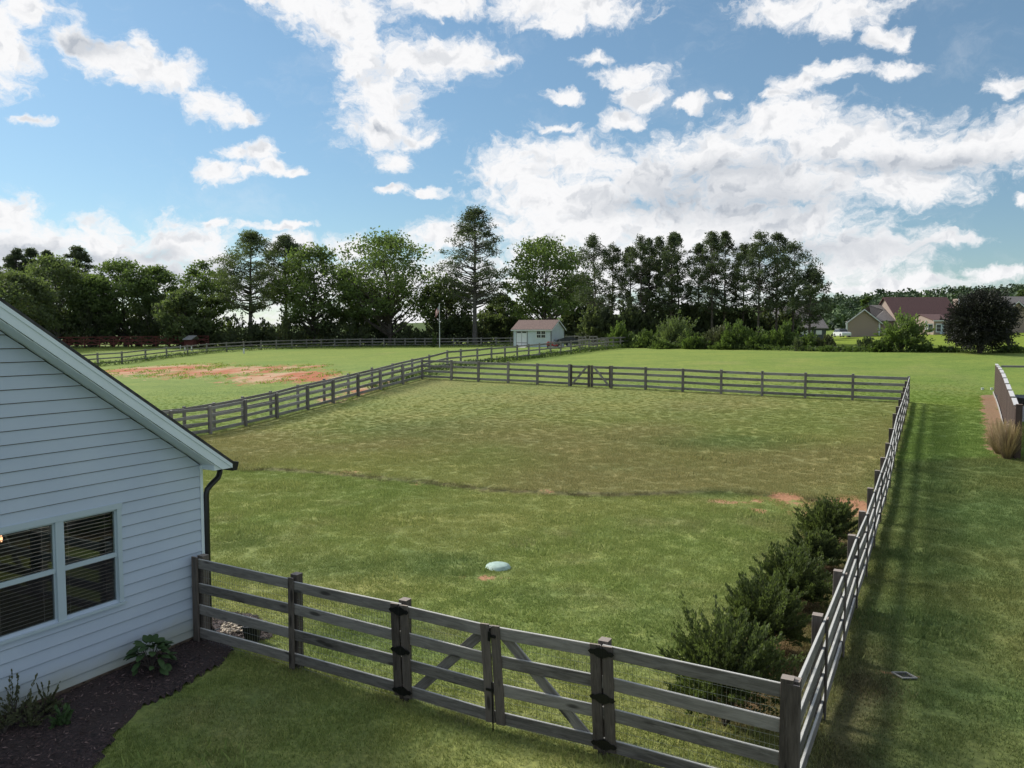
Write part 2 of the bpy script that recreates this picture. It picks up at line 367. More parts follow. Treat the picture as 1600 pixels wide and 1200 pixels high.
def leaves(cent, size, rs, up=.0, aspect=.55, dirs=None, tint=None):
    """numpy leaf cards: one rhombic face each, spread in 3-D"""
    n = len(cent); a = rs.normal(size=(n, 3)) if dirs is None else dirs + rs.normal(size=(n, 3)) * .35
    a[:, 2] += up; a /= np.linalg.norm(a, axis=1)[:, None] + 1e-9
    b_ = np.cross(a, rs.normal(size=(n, 3))); b_ /= np.linalg.norm(b_, axis=1)[:, None] + 1e-9
    s = (size * rs.uniform(.6, 1.35, n))[:, None] * .5
    V = np.stack([cent - a * s, cent + b_ * s * aspect + a * s * .1, cent + a * s, cent - b_ * s * aspect + a * s * .15], 1).reshape(-1, 3)
    t = rs.uniform(0, 1, n) if tint is None else tint
    return V, np.repeat(t, 4)
def leafobj(name, V, T, mat, parent=None, kind=None):
    n = len(V) // 4; me = bpy.data.meshes.new(name)
    me.vertices.add(n * 4); me.vertices.foreach_set('co', V.astype(np.float32).ravel())
    me.loops.add(n * 4); me.loops.foreach_set('vertex_index', np.arange(n * 4, dtype=np.int32))
    me.polygons.add(n); me.polygons.foreach_set('loop_start', np.arange(0, n * 4, 4, dtype=np.int32))
    me.update(calc_edges=True)
    at = me.attributes.new('tint', 'FLOAT', 'POINT'); at.data.foreach_set('value', T.astype(np.float32))
    return link(name, me, mat, parent, None, kind)

# ------------------------------------------------------------------ plan of the place
FR = at_y(1419, 628, 40.4); C0 = at_z(1241, 1062, 1.37)
w = (FR - C0)[:2]; w /= np.linalg.norm(w); w = np.array([w[0], w[1], 0]); u = np.array([-w[1], w[0], 0])
nrm = -u                                            # outward from yard to the right, and from the house wall
H_F = 1.34
def on_front(px, py): return at_plane(px, py, C0, w)
def on_right(px, py): return at_plane(px, py, C0, nrm)
def on_far(px, py): return at_plane(px, py, FR, w)
far_posts_px = [(1419, 628), (1332, 626), (1258, 622), (1191, 619), (1127, 615.5), (1067, 612), (1009, 608.5), (956, 605.5), (922.5, 605), (890, 603.5), (840, 600.5), (794.5, 598), (748, 596), (706, 594), (660.5, 592)]
far_posts = [on_far(*q) for q in far_posts_px]
FL = far_posts[-1]
left_px = [(660.5, 592), (629, 600), (594, 609.5), (559, 619.5), (520, 630), (480, 640), (432, 654), (383, 666), (328, 679.5)]
left_posts = [at_plane(px, py, FL, nrm) for px, py in left_px]
# terrain control points
CP = []
def cp(p, dz=0): CP.append((p[0], p[1], p[2] + dz))
front_px = [(1241, 1062), (943, 996), (770, 973), (628, 937), (458, 899), (311, 866)]
front_top = [on_front(*q) for q in front_px]
for p in front_top: cp(p, -H_F - .03)
for px, py in [(1285, 967), (1314, 902), (1329, 851), (1351, 808), (1364, 771), (1372, 742), (1384, 715), (1391, 691), (1396, 670), (1400, 649), (1409, 626), (1415, 607)]:
    cp(on_right(px, py), -H_F)
for p in far_posts[::2]: cp(p)
for p in left_posts[1:]: cp(p)
for px, py, D in [(190, 569, 88), (120, 575, 82), (260, 559.5, 100), (330, 552, 110), (430, 546, 120), (540, 542.5, 128), (640, 541.5, 130), (700, 541.5, 128), (800, 541.5, 122),
                  (982, 543, 94), (934, 547, 86), (840, 541.5, 100), (700, 575, 59), (768, 568, 65), (827, 561, 71), (890, 553, 79),
                  (1100, 544, 88), (1200, 546.5, 82), (1300, 549, 75), (1400, 551, 70), (1530, 553, 66), (1600, 554, 64), (1250, 590, 50),
                  (1350, 525, 150), (1460, 522.5, 150), (1590, 521, 150), (1300, 530, 150), (1590, 540, 90), (1450, 541, 90), (1270, 532, 130),
                  (1588, 716, 26.6), (1556, 617, 47), (1500, 640, 38), (1100, 535, 130), (920, 531, 135)]:
    cp(at_y(px, py, D))
for q in [(0, 0, 0), (-10, 0, .05), (-20, -10, 0), (10, 0, -.05), (20, 5, .1), (30, -20, 0), (0, -40, 0), (-5, 7, .05), (3, 5, 0), (7, 9, -.12), (12, 12, .1), (-12, 20, .0), (-20, 14, .1), (-30, 30, .3), (0, 18, -.1), (0, 30, .35), (-5, 24, -.05), (8, 28, .15),
          (-200, 300, 3), (0, 300, 3.5), (142, 350, 9), (228, 350, 12), (200, 500, 24), (420, 470, 28), (80, 260, 6), (-600, 600, 5), (600, 900, 40), (0, 1200, 10), (-80, 140, 2.4), (-60, 60, 1.0), (-1200, 0, 0), (1200, 0, 10), (0, -1200, 0), (120, 60, 3), (60, 30, 1.4), (-300, 60, 1), (45, 180, 4.5), (0, 180, 3), (-60, 200, 3)]: CP.append(q)
CP = np.array(CP); n_ = len(CP)
def _phi(r): return r
Rm = np.linalg.norm(CP[:, None, :2] - CP[None, :, :2], axis=2)
A_ = np.zeros((n_ + 1, n_ + 1)); A_[:n_, :n_] = Rm - np.eye(n_) * .35; A_[n_, :n_] = 1; A_[:n_, n_] = 1
SOL = np.linalg.solve(A_, np.append(CP[:, 2], 0))
def zt(x, y):
    x = np.asarray(x, float); y = np.asarray(y, float); sh = x.shape; x = x.ravel(); y = y.ravel()
    z = np.full(x.shape, SOL[n_])
    for i in range(n_): z += SOL[i] * np.sqrt((x - CP[i, 0]) ** 2 + (y - CP[i, 1]) ** 2 + .6)
    return z.reshape(sh)
def z1(x, y): return float(zt(np.array([x]), np.array([y]))[0])
def ground(px, py, smin=6, smax=600):
    d = ray(px, py); s = np.geomspace(smin, smax, 900); x = d[0] * s; y = d[1] * s; z = ZC + d[2] * s - zt(x, y)
    i = np.argmax(z < 0)
    if z[i] >= 0: i = len(s) - 1
    t = s[i - 1] + (s[i] - s[i - 1]) * z[i - 1] / (z[i - 1] - z[i] + 1e-9)
    return np.array([d[0] * t, d[1] * t, ZC + d[2] * t])
# value noise in numpy
_g = RS(11).rand(256, 256)
def vnoise(x, y, s, oct=4, seed=0):
    x = x / s + 100 + seed * 7.3; y = y / s + 100 + seed * 3.1; r = 0; a = 1; tot = 0
    for o in range(oct):
        xi = np.floor(x).astype(int); yi = np.floor(y).astype(int); fx = x - xi; fy = y - yi; fx = fx * fx * (3 - 2 * fx); fy = fy * fy * (3 - 2 * fy)
        g = lambda i, j: _g[(xi + i) % 256, (yi + j) % 256]
        r = r + a * ((g(0, 0) * (1 - fx) + g(1, 0) * fx) * (1 - fy) + (g(0, 1) * (1 - fx) + g(1, 1) * fx) * fy); tot += a
        a *= .5; x = x * 2.03 + 17; y = y * 2.03 + 9
    return r / tot
def sst(x, a, b_): t = np.clip((x - a) / (b_ - a), 0, 1); return t * t * (3 - 2 * t)

# ground colour (albedo of turf, and how much bare soil) as a function of the place
RIDGE = [(200, 725), (340, 733), (450, 736), (560, 745), (660, 755), (760, 766), (850, 772), (950, 775), (1050, 772), (1130, 770), (1220, 776), (1345, 790)]
RW = np.array([at_z(px, py, zt(*[np.array([q]) for q in ground(px, py)[:2]])[0])[:2] for px, py in RIDGE])
def seg_side(x, y):      # signed distance in y beyond the ridge line
    yy = np.interp(x, RW[:, 0], RW[:, 1]); return y - yy
def soil_spots():
    L = []
    for px, py, rx, ry, amt in [(250, 577, 60, 6, 1.2), (205, 577, 30, 4, .9), (340, 580, 60, 7, .95), (300, 583, 60, 5, .9), (400, 578, 70, 6, .9), (440, 588, 60, 7, 1.2), (490, 590, 40, 6, 1.0), (385, 590, 40, 4, .7), (560, 610, 40, 7, .7), (520, 625, 30, 6, .7), (600, 600, 30, 5, .6), (470, 574, 40, 3, .7),
                                (1225, 778, 26, 5, .85), (1260, 787, 40, 5, .6), (1180, 782, 14, 3, .75), (1335, 792, 26, 12, 1.1), (1320, 800, 30, 9, .8), (1245, 800, 40, 14, .42), (1120, 784, 12, 3, .8), (1155, 785, 14, 3, .8), (1185, 798, 12, 4, .7),
                                (767, 902, 14, 4.5, 1.1), (717, 904, 12, 3, .5), (545, 741, 30, 3, .45), (860, 770, 40, 3, .35), (650, 757, 30, 3, .35), (1395, 1050, 14, 5, .45), (1436, 1059, 10, 3, .7), (460, 1045, 12, 6, .5)]:
        c = ground(px, py); a = ground(px + rx, py); b_ = ground(px, py - ry); e = ground(px, py + ry)
        L.append((c[0], c[1], abs(a[0] - c[0]) + .05, abs(b_[1] - e[1]) / 2 + .05, amt, px, py))
    return L
SPOTS = soil_spots()
def inpoly(x, y, P):
    r = np.zeros(x.shape, bool); j = len(P) - 1
    for i in range(len(P)):
        xi, yi = P[i]; xj, yj = P[j]
        cnd = ((yi > y) != (yj > y)) & (x < (xj - xi) * (y - yi) / (yj - yi + 1e-12) + xi); r ^= cnd; j = i
    return r
STRAW_P = np.array([ground(*q)[:2] for q in [(1531, 617), (1557, 617), (1568, 650), (1588, 712), (1560, 716), (1540, 700), (1536, 655)]])
yard_poly_dir = (w, u)
def ground_attr(x, y, z):
    px, py, dep = project(x, y, z)
    c = np.zeros(x.shape + (3,))
    lush = np.array([.178, .236, .072]); olive = np.array([.235, .252, .090]); brown = np.array([.242, .226, .102]); bright = np.array([.205, .262, .066]); deep = np.array([.104, .150, .054]); dry = np.array([.275, .250, .130])
    n1 = vnoise(x, y, 3.5, 4, 1); n2 = vnoise(x, y, 9, 4, 2); n3 = vnoise(x, y, 1.1, 3, 3); n4 = vnoise(x, y, 22, 3, 4)
    mixc = lambda a, b_, f: a * (1 - f[..., None]) + b_ * f[..., None]
    c[:] = olive
    # position relative to the yard fences
    rel = np.stack([x - C0[0], y - C0[1]], -1); a_r = rel @ nrm[:2]; a_w = rel @ w[:2]
    Lw = np.linalg.norm((FR - C0)[:2])
    outside = sst(a_r, -.05, .15); beyond = sst(a_w, Lw - .1, Lw + .3); Wd = np.linalg.norm((FL - FR)[:2]); leftout = sst(-a_r, Wd - .2, Wd + .3)
    # near part of the yard: olive with greener patches
    near = mixc(olive * np.ones_like(c), lush, sst(n1 * .6 + n2 * .4, .30, .72) * .8)
    near = mixc(near, dry, sst(n3 * .5 + n1 * .5, .5, .8) * .5)
    # behind the mowing edge: browner, patchy
    sd = seg_side(x, y)
    back = mixc(brown * np.ones_like(c), olive, sst(n2, .25, .75) * .85)
    back = mixc(back, lush * .98, sst(n1 * .35 + n4 * .65, .38, .70) * .65)
    back = mixc(back, olive, sst(a_w, Lw - 9, Lw - 2) * .5)
    inner = mixc(near, back, sst(sd + (n3 - .5) * .6, -.15, .25))
    inner = mixc(inner, np.array([.13, .11, .065]), np.exp(-((sd + (n3 - .5) * .3) / .13) ** 2) * .9 * sst(n1, .08, .32) * (a_r < 0))
    # outside right: lush strip, then bright field
    right = mixc(deep * np.ones_like(c), olive * .64, sst(n1 * .5 + n2 * .5, .38, .66) * .85)
    right = mixc(right, olive * .52, sst(-a_w, -.2, .3) * .5)  # grass forward of the front fence painted darker, standing for house shade
    right = mixc(right, deep, np.exp(-((a_r - .9) / .9) ** 2) * .25)  # dark band beside the right fence, its shadow painted into the grass
    right = mixc(right, lush * .85 + np.array([0, .02, 0]), sst(y, 26.5, 27.3) * .9)
    right = mixc(right, bright, sst(y + n2 * 8, 36, 48))
    farf = mixc(bright * np.ones_like(c), bright * np.array([.80, .90, .85]), sst(n2 * .6 + n4 * .4, .4, .65) * .8)
    farf = mixc(farf, olive * 1.05, sst(n1 * .5 + n4 * .5, .55, .75) * .5)
    c = inner; c = mixc(c, right, outside); c = mixc(c, farf, np.maximum(beyond, leftout * sst(y, 15, 30)))
    # left paddock: greener and a bit darker at its near end
    c = mixc(c, lush * 1.1, leftout * (1 - sst(y, 60, 85)) * .7)
    # lush patches by the septic lid and along the front fence
    for qx, qy, rx, ry, am in [(690, 885, 90, 22, .8), (500, 890, 110, 24, .7), (830, 935, 90, 16, .35), (1015, 990, 60, 40, .4), (560, 1000, 120, 40, .6), (380, 850, 60, 16, .5), (1140, 690, 120, 14, .55), (650, 670, 120, 14, .4), (1500, 800, 30, 12, .6), (1440, 760, 60, 22, .8), (1120, 772, 50, 7, .7)]:
        e = np.exp(-(((px - qx) / rx) ** 2 + ((py - qy) / ry) ** 2) ** 1.3) * am * (dep > 1)
        c = mixc(c, deep * 1.15, np.clip(e * (.5 + n3), 0, 1))
    # rim of the lawns next to the wood
    soil = np.zeros(x.shape)
    for (sx, sy, rx, ry, amt, spx, spy) in SPOTS:
        soil = np.maximum(soil, amt * np.exp(-(((x - sx) / rx) ** 2 + ((y - sy) / ry) ** 2) * .9))
    # bare strip along the right fence (bush bed)
    bed = np.exp(-((a_r + .95) / .75) ** 2) * sst(a_w, 1.0, 2.0) * (1 - sst(a_w, 13, 17))
    brownbed = 0 * bed if False else None
    tan_ = sst(n3, 0, .1) * inpoly(x, y, STRAW_P); soil = np.maximum(soil, tan_ * .95)
    brownbed = np.clip(bed * (.55 + n3 * .9), 0, 1)
    c = mixc(c, np.array([.115, .072, .045]), brownbed * .95)
    rb = np.exp(-((a_r - .35) / .5) ** 2) * (1 - sst(a_w, 3, 9)) * sst(a_w, -4, 0)
    c = mixc(c, np.array([.105, .082, .055]), np.clip(rb * (.4 + n3), 0, 1) * .8)
    hl = sst(y, 200, 260); c = mixc(c, deep * .8, hl)
    lb = (px > 1270) & (y > 76) & (y < 160); c = mixc(c, np.array([.19, .25, .03]), lb * sst(y, 76, 84) * (.75 + .25 * n2))
    # soil colour: orange clay to pale sand
    tanm = inpoly(x, y, STRAW_P) * 1.0
    sc_ = mixc(np.array([.42, .165, .092]) * np.ones_like(c), np.array([.50, .34, .22]), sst(n3 * .6 + n1 * .4, .45, .6))
    sc_ = mixc(sc_, np.array([.40, .235, .14]), (y < 40) * .75)
    sc_ = mixc(sc_, np.array([.27, .185, .12]), tanm * (.8 + .2 * n3))
    return c, np.clip(soil, 0, 1.3), sc_

# ------------------------------------------------------------------ ground sheet
def axis(lo, mid0, mid1, hi, step):
    a = list(np.arange(mid0, mid1, step)); s = step; x = mid1
    while x < hi: a.append(x); s *= 1.09; x += s
    b_ = []; s = step; x = mid0 - step
    while x > lo: b_.append(x); s *= 1.12; x -= s
    return np.array(b_[::-1] + a)
xs = axis(-1500, -22, 26, 1500, .32); ys = axis(-600, 4, 62, 1800, .35); ys = np.concatenate([ys[ys < 4], np.arange(4, 31, .16), ys[ys > 31.1]])
GX, GY = np.meshgrid(xs, ys); GZ = zt(GX, GY)
def zscarp(x, y):
    sd = seg_side(x, y) + (vnoise(x, y, 1.1, 3, 3) - .5) * .3; ar = (x - C0[0]) * nrm[0] + (y - C0[1]) * nrm[1]
    return .085 * sst(sd, -.08, .12) * np.exp(-np.maximum(sd, 0) / 2.5) * (1 - sst(ar, -.6, -.1)) * sst(-ar, -1, 0) * (vnoise(x, y, 3.5, 4, 1) > .2)
GZ = GZ + zscarp(GX, GY)
damp = np.clip(1 - GY / 200, .1, 1)
GZ = GZ + (vnoise(GX, GY, 2.5, 4, 5) - .5) * .02 * damp
gc, gs, gsc = ground_attr(GX, GY, GZ)
ny, nx = GX.shape; V = np.stack([GX, GY, GZ], -1).reshape(-1, 3)
ii = np.arange(nx * ny).reshape(ny, nx); Q = np.stack([ii[:-1, :-1], ii[:-1, 1:], ii[1:, 1:], ii[1:, :-1]], -1).reshape(-1, 4)
me = bpy.data.meshes.new('ground'); me.vertices.add(len(V)); me.vertices.foreach_set('co', V.astype(np.float32).ravel())
me.loops.add(Q.size); me.loops.foreach_set('vertex_index', Q.astype(np.int32).ravel()); me.polygons.add(len(Q))
me.polygons.foreach_set('loop_start', np.arange(0, Q.size, 4, dtype=np.int32)); me.update(calc_edges=True)
me.polygons.foreach_set('use_smooth', [True] * len(Q))
def vattr(me, name, arr):
    at = me.attributes.new(name, 'FLOAT_COLOR', 'POINT'); a = np.ones((len(arr), 4), np.float32); a[:, :3] = arr; at.data.foreach_set('color', a.ravel())
vattr(me, 'gcol', gc.reshape(-1, 3)); vattr(me, 'scol', gsc.reshape(-1, 3))
at = me.attributes.new('soil', 'FLOAT', 'POINT'); at.data.foreach_set('value', gs.astype(np.float32).ravel())
m, N, b = newmat('turf_and_soil'); tp = N.n('ShaderNodeNewGeometry').outputs['Position']
g = N.n('ShaderNodeAttribute', attribute_name='gcol').outputs['Color']; s_ = N.n('ShaderNodeAttribute', attribute_name='scol').outputs['Color']
so_ = N.n('ShaderNodeAttribute', attribute_name='soil').outputs['Fac']
fine = N.noise(N.vm('MULTIPLY', tp, (1, 1, .2)), 14, 6, .7); med = N.noise(tp, 2.2, 5, .6); tuft = N.noise(N.vm('MULTIPLY', tp, (1, .8, .2)), 13, 5, .75)
g = N.mix(1.0, g, N.ramp(fine, [(.28, (.55, .55, .5)), (.5, (1, 1, 1)), (.74, (1.5, 1.45, 1.3))]), 'MULTIPLY')
g = N.mix(1.0, g, N.ramp(tuft, [(.3, (.80, .84, .80)), (.5, (1, 1, 1)), (.7, (1.2, 1.17, 1.1))]), 'MULTIPLY')
big = N.noise(N.vm('MULTIPLY', tp, (.5, 1, 1)), .45, 6, .65)
g = N.mix(1.0, g, N.ramp(big, [(.32, (.80, .86, .86)), (.52, (1, 1, 1)), (.7, (1.14, 1.05, 1.05))]), 'MULTIPLY')
g = N.mix(1.0, g, N.ramp(med, [(.3, (.82, .88, .85)), (.7, (1.16, 1.1, 1.05))]), 'MULTIPLY')
cl = N.math('ADD', N.math('MULTIPLY', N.noise(N.vm('MULTIPLY', tp, (1, .6, 1)), 1.2, 6, .8), .55), N.math('MULTIPLY', N.noise(N.vm('MULTIPLY', tp, (1, .4, 1)), 2.8, 8, .95), .60))
sm = N.mr(N.math('ADD', so_, N.math('MULTIPLY', N.math('SUBTRACT', cl, .57), 4.6)), .44, .58)
sm = N.math('MULTIPLY', sm, N.mr(so_, .06, .2))
s_ = N.mix(1.0, s_, N.ramp(fine, [(.3, (.7, .66, .62)), (.7, (1.25, 1.25, 1.25))]), 'MULTIPLY')
c = N.mix(sm, g, s_); N.l(c, b.inputs['Base Color']); b.inputs['Roughness'].default_value = .95; b.inputs['Specular IOR Level'].default_value = .08
bump(N, b, N.math('ADD', N.math('ADD', fine, N.math('MULTIPLY', tuft, .8)), N.math('MULTIPLY', med, .2)), .3, .035)
ob = link('ground', me, m, None, None, 'structure')

# ------------------------------------------------------------------ turf blades (one uncountable mass)
def tuft_mesh(seed, nbl=230, R=.3):
    rs = RS(seed); n = nbl; r = R * np.sqrt(rs.rand(n)); t = rs.rand(n) * 6.283; base = np.stack([r * np.cos(t), r * np.sin(t), np.full(n, -.015)], 1)
    h = rs.uniform(.02, .055, n); lean = rs.normal(size=(n, 2)) * .5; tip = base + np.stack([lean[:, 0] * h, lean[:, 1] * h, h + .015], 1)
    ang = rs.rand(n) * 6.283; wv = np.stack([np.cos(ang), np.sin(ang), 0 * ang], 1) * rs.uniform(.005, .011, n)[:, None]
    V = np.stack([base - wv, base + wv, tip], 1).reshape(-1, 3); me = bpy.data.meshes.new('grass_tuft')
    me.from_pydata(V.tolist(), [], [(3 * i, 3 * i + 1, 3 * i + 2) for i in range(n)]); me.update()
    at = me.attributes.new('tint', 'FLOAT', 'POINT'); at.data.foreach_set('value', np.repeat(rs.rand(n), 3).astype(np.float32)); return me
m, N, b = newmat('turf_blades'); ga_ = N.n('ShaderNodeAttribute', attribute_name='gcol', attribute_type='INSTANCER').outputs['Color']
ti = N.n('ShaderNodeAttribute', attribute_name='tint').outputs['Fac']
c = N.mix(1.0, ga_, N.ramp(ti, [(0, (.95, 1.0, .9)), (.6, (1.35, 1.4, 1.25)), (.9, (1.8, 1.65, 1.6))]), 'MULTIPLY'); N.l(c, b.inputs['Base Color']); b.inputs['Roughness'].default_value = .8; b.inputs['Specular IOR Level'].default_value = .1
tr = N.n('ShaderNodeBsdfTranslucent'); N.l(c, tr.inputs[0]); mx = N.n('ShaderNodeMixShader'); mx.inputs[0].default_value = .3
N.l(b.outputs[0], mx.inputs[1]); N.l(tr.outputs[0], mx.inputs[2]); N.l(mx.outputs[0], N.t.nodes['Material Output'].inputs[0]); M['blade'] = m
protos = []
for k in range(3):
    tm = tuft_mesh(50 + k); tm.materials.append(m); protos.append(bpy.data.objects.new('grass_tuft', tm))
# house corner (needed to keep grass off the bed)
KP = at_z(316.5, 860, 1.5); Kd = KP - on_front(311, 1000)
f0 = on_front(311, 935)
def solve_corner():
    best = None
    for bb in np.linspace(0, .6, 121):
        K = np.array([f0[0], f0[1], 0]) + w * .2 + u * bb
        px, _, _ = project(K[0], K[1], 1.3)
        e = abs(px - 316.5)
        if best is None or e < best[0]: best = (e, K)
    return best[1]
K = solve_corner()
def Hs(s, o, z): p = K - w * s + nrm * o; return np.array([p[0], p[1], z])
MULCH_PX = [(355, 1003), (365, 1022), (340, 1045), (310, 1062), (285, 1080), (262, 1092), (235, 1102), (212, 1115), (196, 1132), (180, 1155), (160, 1185), (140, 1215), (100, 1300), (60, 1400)]
mul = [at_z(px, py, .06)[:2] for px, py in MULCH_PX]
mul_poly = [Hs(-.02, .02, 0)[:2]] + [Hs(-.7, .05, 0)[:2], Hs(-.75, 1.0, 0)[:2]] + mul + [Hs(8, .02, 0)[:2]]
MP = np.array(mul_poly)
def inpoly(x, y, P):
    r = np.zeros(x.shape, bool); j = len(P) - 1
    for i in range(len(P)):
        xi, yi = P[i]; xj, yj = P[j]
        cnd = ((yi > y) != (yj > y)) & (x < (xj - xi) * (y - yi) / (yj - yi + 1e-12) + xi); r ^= cnd; j = i
    return r
rs = RS(5); gx, gy = np.meshgrid(np.arange(-24, 30, .3), np.arange(4.5, 56, .3)); gx = (gx + rs.uniform(-.15, .15, gx.shape)).ravel(); gy = (gy + rs.uniform(-.15, .15, gy.shape)).ravel()
ppx, ppy, dp = project(gx, gy, zt(gx, gy)); keep = (ppx > -80) & (ppx < 1680) & (ppy < 1300) 
keep &= ~inpoly(gx, gy, MP); relK = np.stack([gx - K[0], gy - K[1]], 1); keep &= ~(((relK @ nrm[:2]) < .02) & ((relK @ w[:2]) < .05))
gx, gy = gx[keep], gy[keep]; gz = zt(gx, gy) + zscarp(gx, gy) + (vnoise(gx, gy, 2.5, 4, 5) - .5) * .02 * np.clip(1 - gy / 200, .1, 1)
tcx, tsoil, _ = ground_attr(gx, gy, gz)
a_r = np.stack([gx - C0[0], gy - C0[1]], 1) @ nrm[:2]
kk = (tsoil + (rs.rand(len(gx)) - .5) * .5) < .45; gx, gy, gz, tcx, a_r = gx[kk], gy[kk], gz[kk], tcx[kk], a_r[kk]
pm = bpy.data.meshes.new('grass'); pm.vertices.add(len(gx)); pm.vertices.foreach_set('co', np.stack([gx, gy, gz], 1).astype(np.float32).ravel()); pm.update()
vattr(pm, 'gcol', tcx); at = pm.attributes.new('scl', 'FLOAT', 'POINT'); at.data.foreach_set('value', (rs.uniform(.7, 1.2, len(gx)) * (.85 + .5 * np.clip(vnoise(gx, gy, .9, 3, 21) - .3, 0, 1) + 1.3 * (rs.rand(len(gx)) < .010)) * np.clip((58 - gy) / 28, .08, 1)).astype(np.float32))
at = pm.attributes.new('rot', 'FLOAT_VECTOR', 'POINT'); rr = np.zeros((len(gx), 3), np.float32); rr[:, 2] = rs.rand(len(gx)) * 6.28; at.data.foreach_set('vector', rr.ravel())
go = link('grass', pm, None, None, None, 'stuff'); go['label'] = 'short mown turf covering the yard and the strip outside the fence'; go['category'] = 'grass'
ng = bpy.data.node_groups.new('scatter_turf', 'GeometryNodeTree'); ng.interface.new_socket('Geometry', in_out='INPUT', socket_type='NodeSocketGeometry'); ng.interface.new_socket('Geometry', in_out='OUTPUT', socket_type='NodeSocketGeometry')
G = NT(ng); gi = G.n('NodeGroupInput'); gou = G.n('NodeGroupOutput'); iop = G.n('GeometryNodeInstanceOnPoints'); g2i = G.n('GeometryNodeGeometryToInstance')
for p in protos:
    oi = G.n('GeometryNodeObjectInfo'); oi.inputs[0].default_value = p; G.l(oi.outputs['Geometry'], g2i.inputs[0])
na = G.n('GeometryNodeInputNamedAttribute', data_type='FLOAT_VECTOR'); na.inputs[0].default_value = 'rot'
nb = G.n('GeometryNodeInputNamedAttribute', data_type='FLOAT'); nb.inputs[0].default_value = 'scl'
e2r = G.n('FunctionNodeEulerToRotation'); G.l(na.outputs[0], e2r.inputs[0])
G.l(gi.outputs[0], iop.inputs['Points']); G.l(g2i.outputs[0], iop.inputs['Instance']); iop.inputs['Pick Instance'].default_value = True
ix = G.n('FunctionNodeRandomValue', data_type='INT'); ix.inputs[4].default_value = 0; ix.inputs[5].default_value = 2; G.l(ix.outputs[2], iop.inputs['Instance Index'])
G.l(e2r.outputs[0], iop.inputs['Rotation']); G.l(nb.outputs[0], iop.inputs['Scale']); G.l(iop.outputs[0], gou.inputs[0])
md = go.modifiers.new('scatter', 'NODES'); md.node_group = ng

# ------------------------------------------------------------------ fences
RAILS = (1.315, .96, .605, .25)      # tops of the four boards
BW = .15
def pz(p): return z1(p[0], p[1])
def wiremesh(parent, p, q, nn, off, hgt=1.28, dx=.10, dz=.10, r=.0011, name='wire_mesh'):
    mb = MB(); p, q = np.array(p[:2]), np.array(q[:2]); L = np.linalg.norm(q - p); d = (q - p) / L; d3 = np.array([d[0], d[1], 0]); zp, zq = z1(*p), z1(*q)
    nn = np.array(nn)
    for i in range(1, int(L / dx)):
        t = i * dx; b_ = np.array([*(p + d * t), zp + (zq - zp) * t / L]) + nn * off
        mb.box(b_ + np.array([0, 0, hgt / 2 + .02]), (2 * r, 2 * r, hgt), d3, nn)
    for k in range(int(hgt / dz) + 1):
        z = .04 + k * dz; a = np.array([*p, zp + z]) + nn * off; b_ = np.array([*q, zq + z]) + nn * off; ax = (b_ - a) / np.linalg.norm(b_ - a)
        mb.box((a + b_) / 2, (np.linalg.norm(b_ - a), 2 * r, 2 * r), ax, nn, np.cross(ax, nn))
    return build(mb, name, 'wire', parent, kind='stuff')
def fence_run(th, pts, nn, mats=('wood', 'wood_post'), rails=RAILS, ph=1.37, skip=(), skip_posts=(), wires=True, battens=True, bw=BW, wdx=.1, pw=.125, step=None, jit=.018):
    """nn = outward normal: posts inside, boards on the outside, a cover board over each joint"""
    nn = np.array(nn, float)
    for i, p in enumerate(pts):
        if i in skip_posts: continue
        z = pz(p); h = ph + random.uniform(-.02, .03)
        x0, x1 = np.array([p[0], p[1], z - .25]) - nn * (pw / 2), np.array([p[0], p[1], z + h]) - nn * (pw / 2)
        x1 += np.array([random.uniform(-.01, .01), random.uniform(-.01, .01), 0])
        board('post', x0, x1, pw, pw, nn, mats[1], th)
        if battens and 0 < i < len(pts) - 1:
            board('cover_board', x0 + nn * (pw / 2 + .056) + [0, 0, .28], x1 + nn * (pw / 2 + .056) - [0, 0, .03], .10, .024, nn, mats[1], th)
    for i in range(len(pts) - 1):
        if i in skip: continue
        a, b_ = pts[i], pts[i + 1]; za, zb = pz(a), pz(b_)
        for r in rails:
            ja, jb = random.uniform(-jit, jit), random.uniform(-jit, jit)
            p0 = np.array([a[0], a[1], za + r - bw / 2 + ja]) + nn * .021; p1 = np.array([b_[0], b_[1], zb + r - bw / 2 + jb]) + nn * .021
            board('rail', p0, p1, bw, .036, nn, mats[0], th)
        if wires: wiremesh(th, a, b_, nn, -.004, dx=wdx)
front = [np.array([p[0], p[1], 0]) for p in front_top]      # corner, gate right, gate middle, gate left, 458, house
# front fence: right section (corner to gate) and left section (gate to house)
def shift(p, d): return np.array([p[0], p[1], 0]) + np.array(d) * 1.0
t = thing('board_fence', 'grey four board fence section between near double gate and near right corner', 'fence', (*front[0][:2], pz(front[0])))
fence_run(t, [front[1], front[0]], -w, battens=False, wdx=.05)
board('corner_board', np.array([*front[0][:2], pz(front[0]) + .0]) - w * .055 + nrm * .0, np.array([*front[0][:2], pz(front[0]) + 1.345]) - w * .055, .13, .024, w, 'wood_post', t)
lean = -u * .045
def stile(th, P, zb, off, out=.052, wd=.125, lean_=.045, name='stile'):
    base = np.array([P[0], P[1], zb + .10]) + u * off - w * out - u * lean_; top = np.array([P[0], P[1], zb + 1.33]) + u * off - w * out + u * lean_ * .2
    return board(name, base, top, wd, .03, w, 'wood_post', th)
stile(t, front[1], pz(front[1]), -.075, name='cover_board')
t2 = thing('board_fence', 'grey four board fence section between the white house corner and the near double gate', 'fence', (*front[4][:2], pz(front[4])))
fence_run(t2, [front[5], front[4], front[3]], -w, wdx=.05)
stile(t2, front[3], pz(front[3]), .075, name='cover_board')
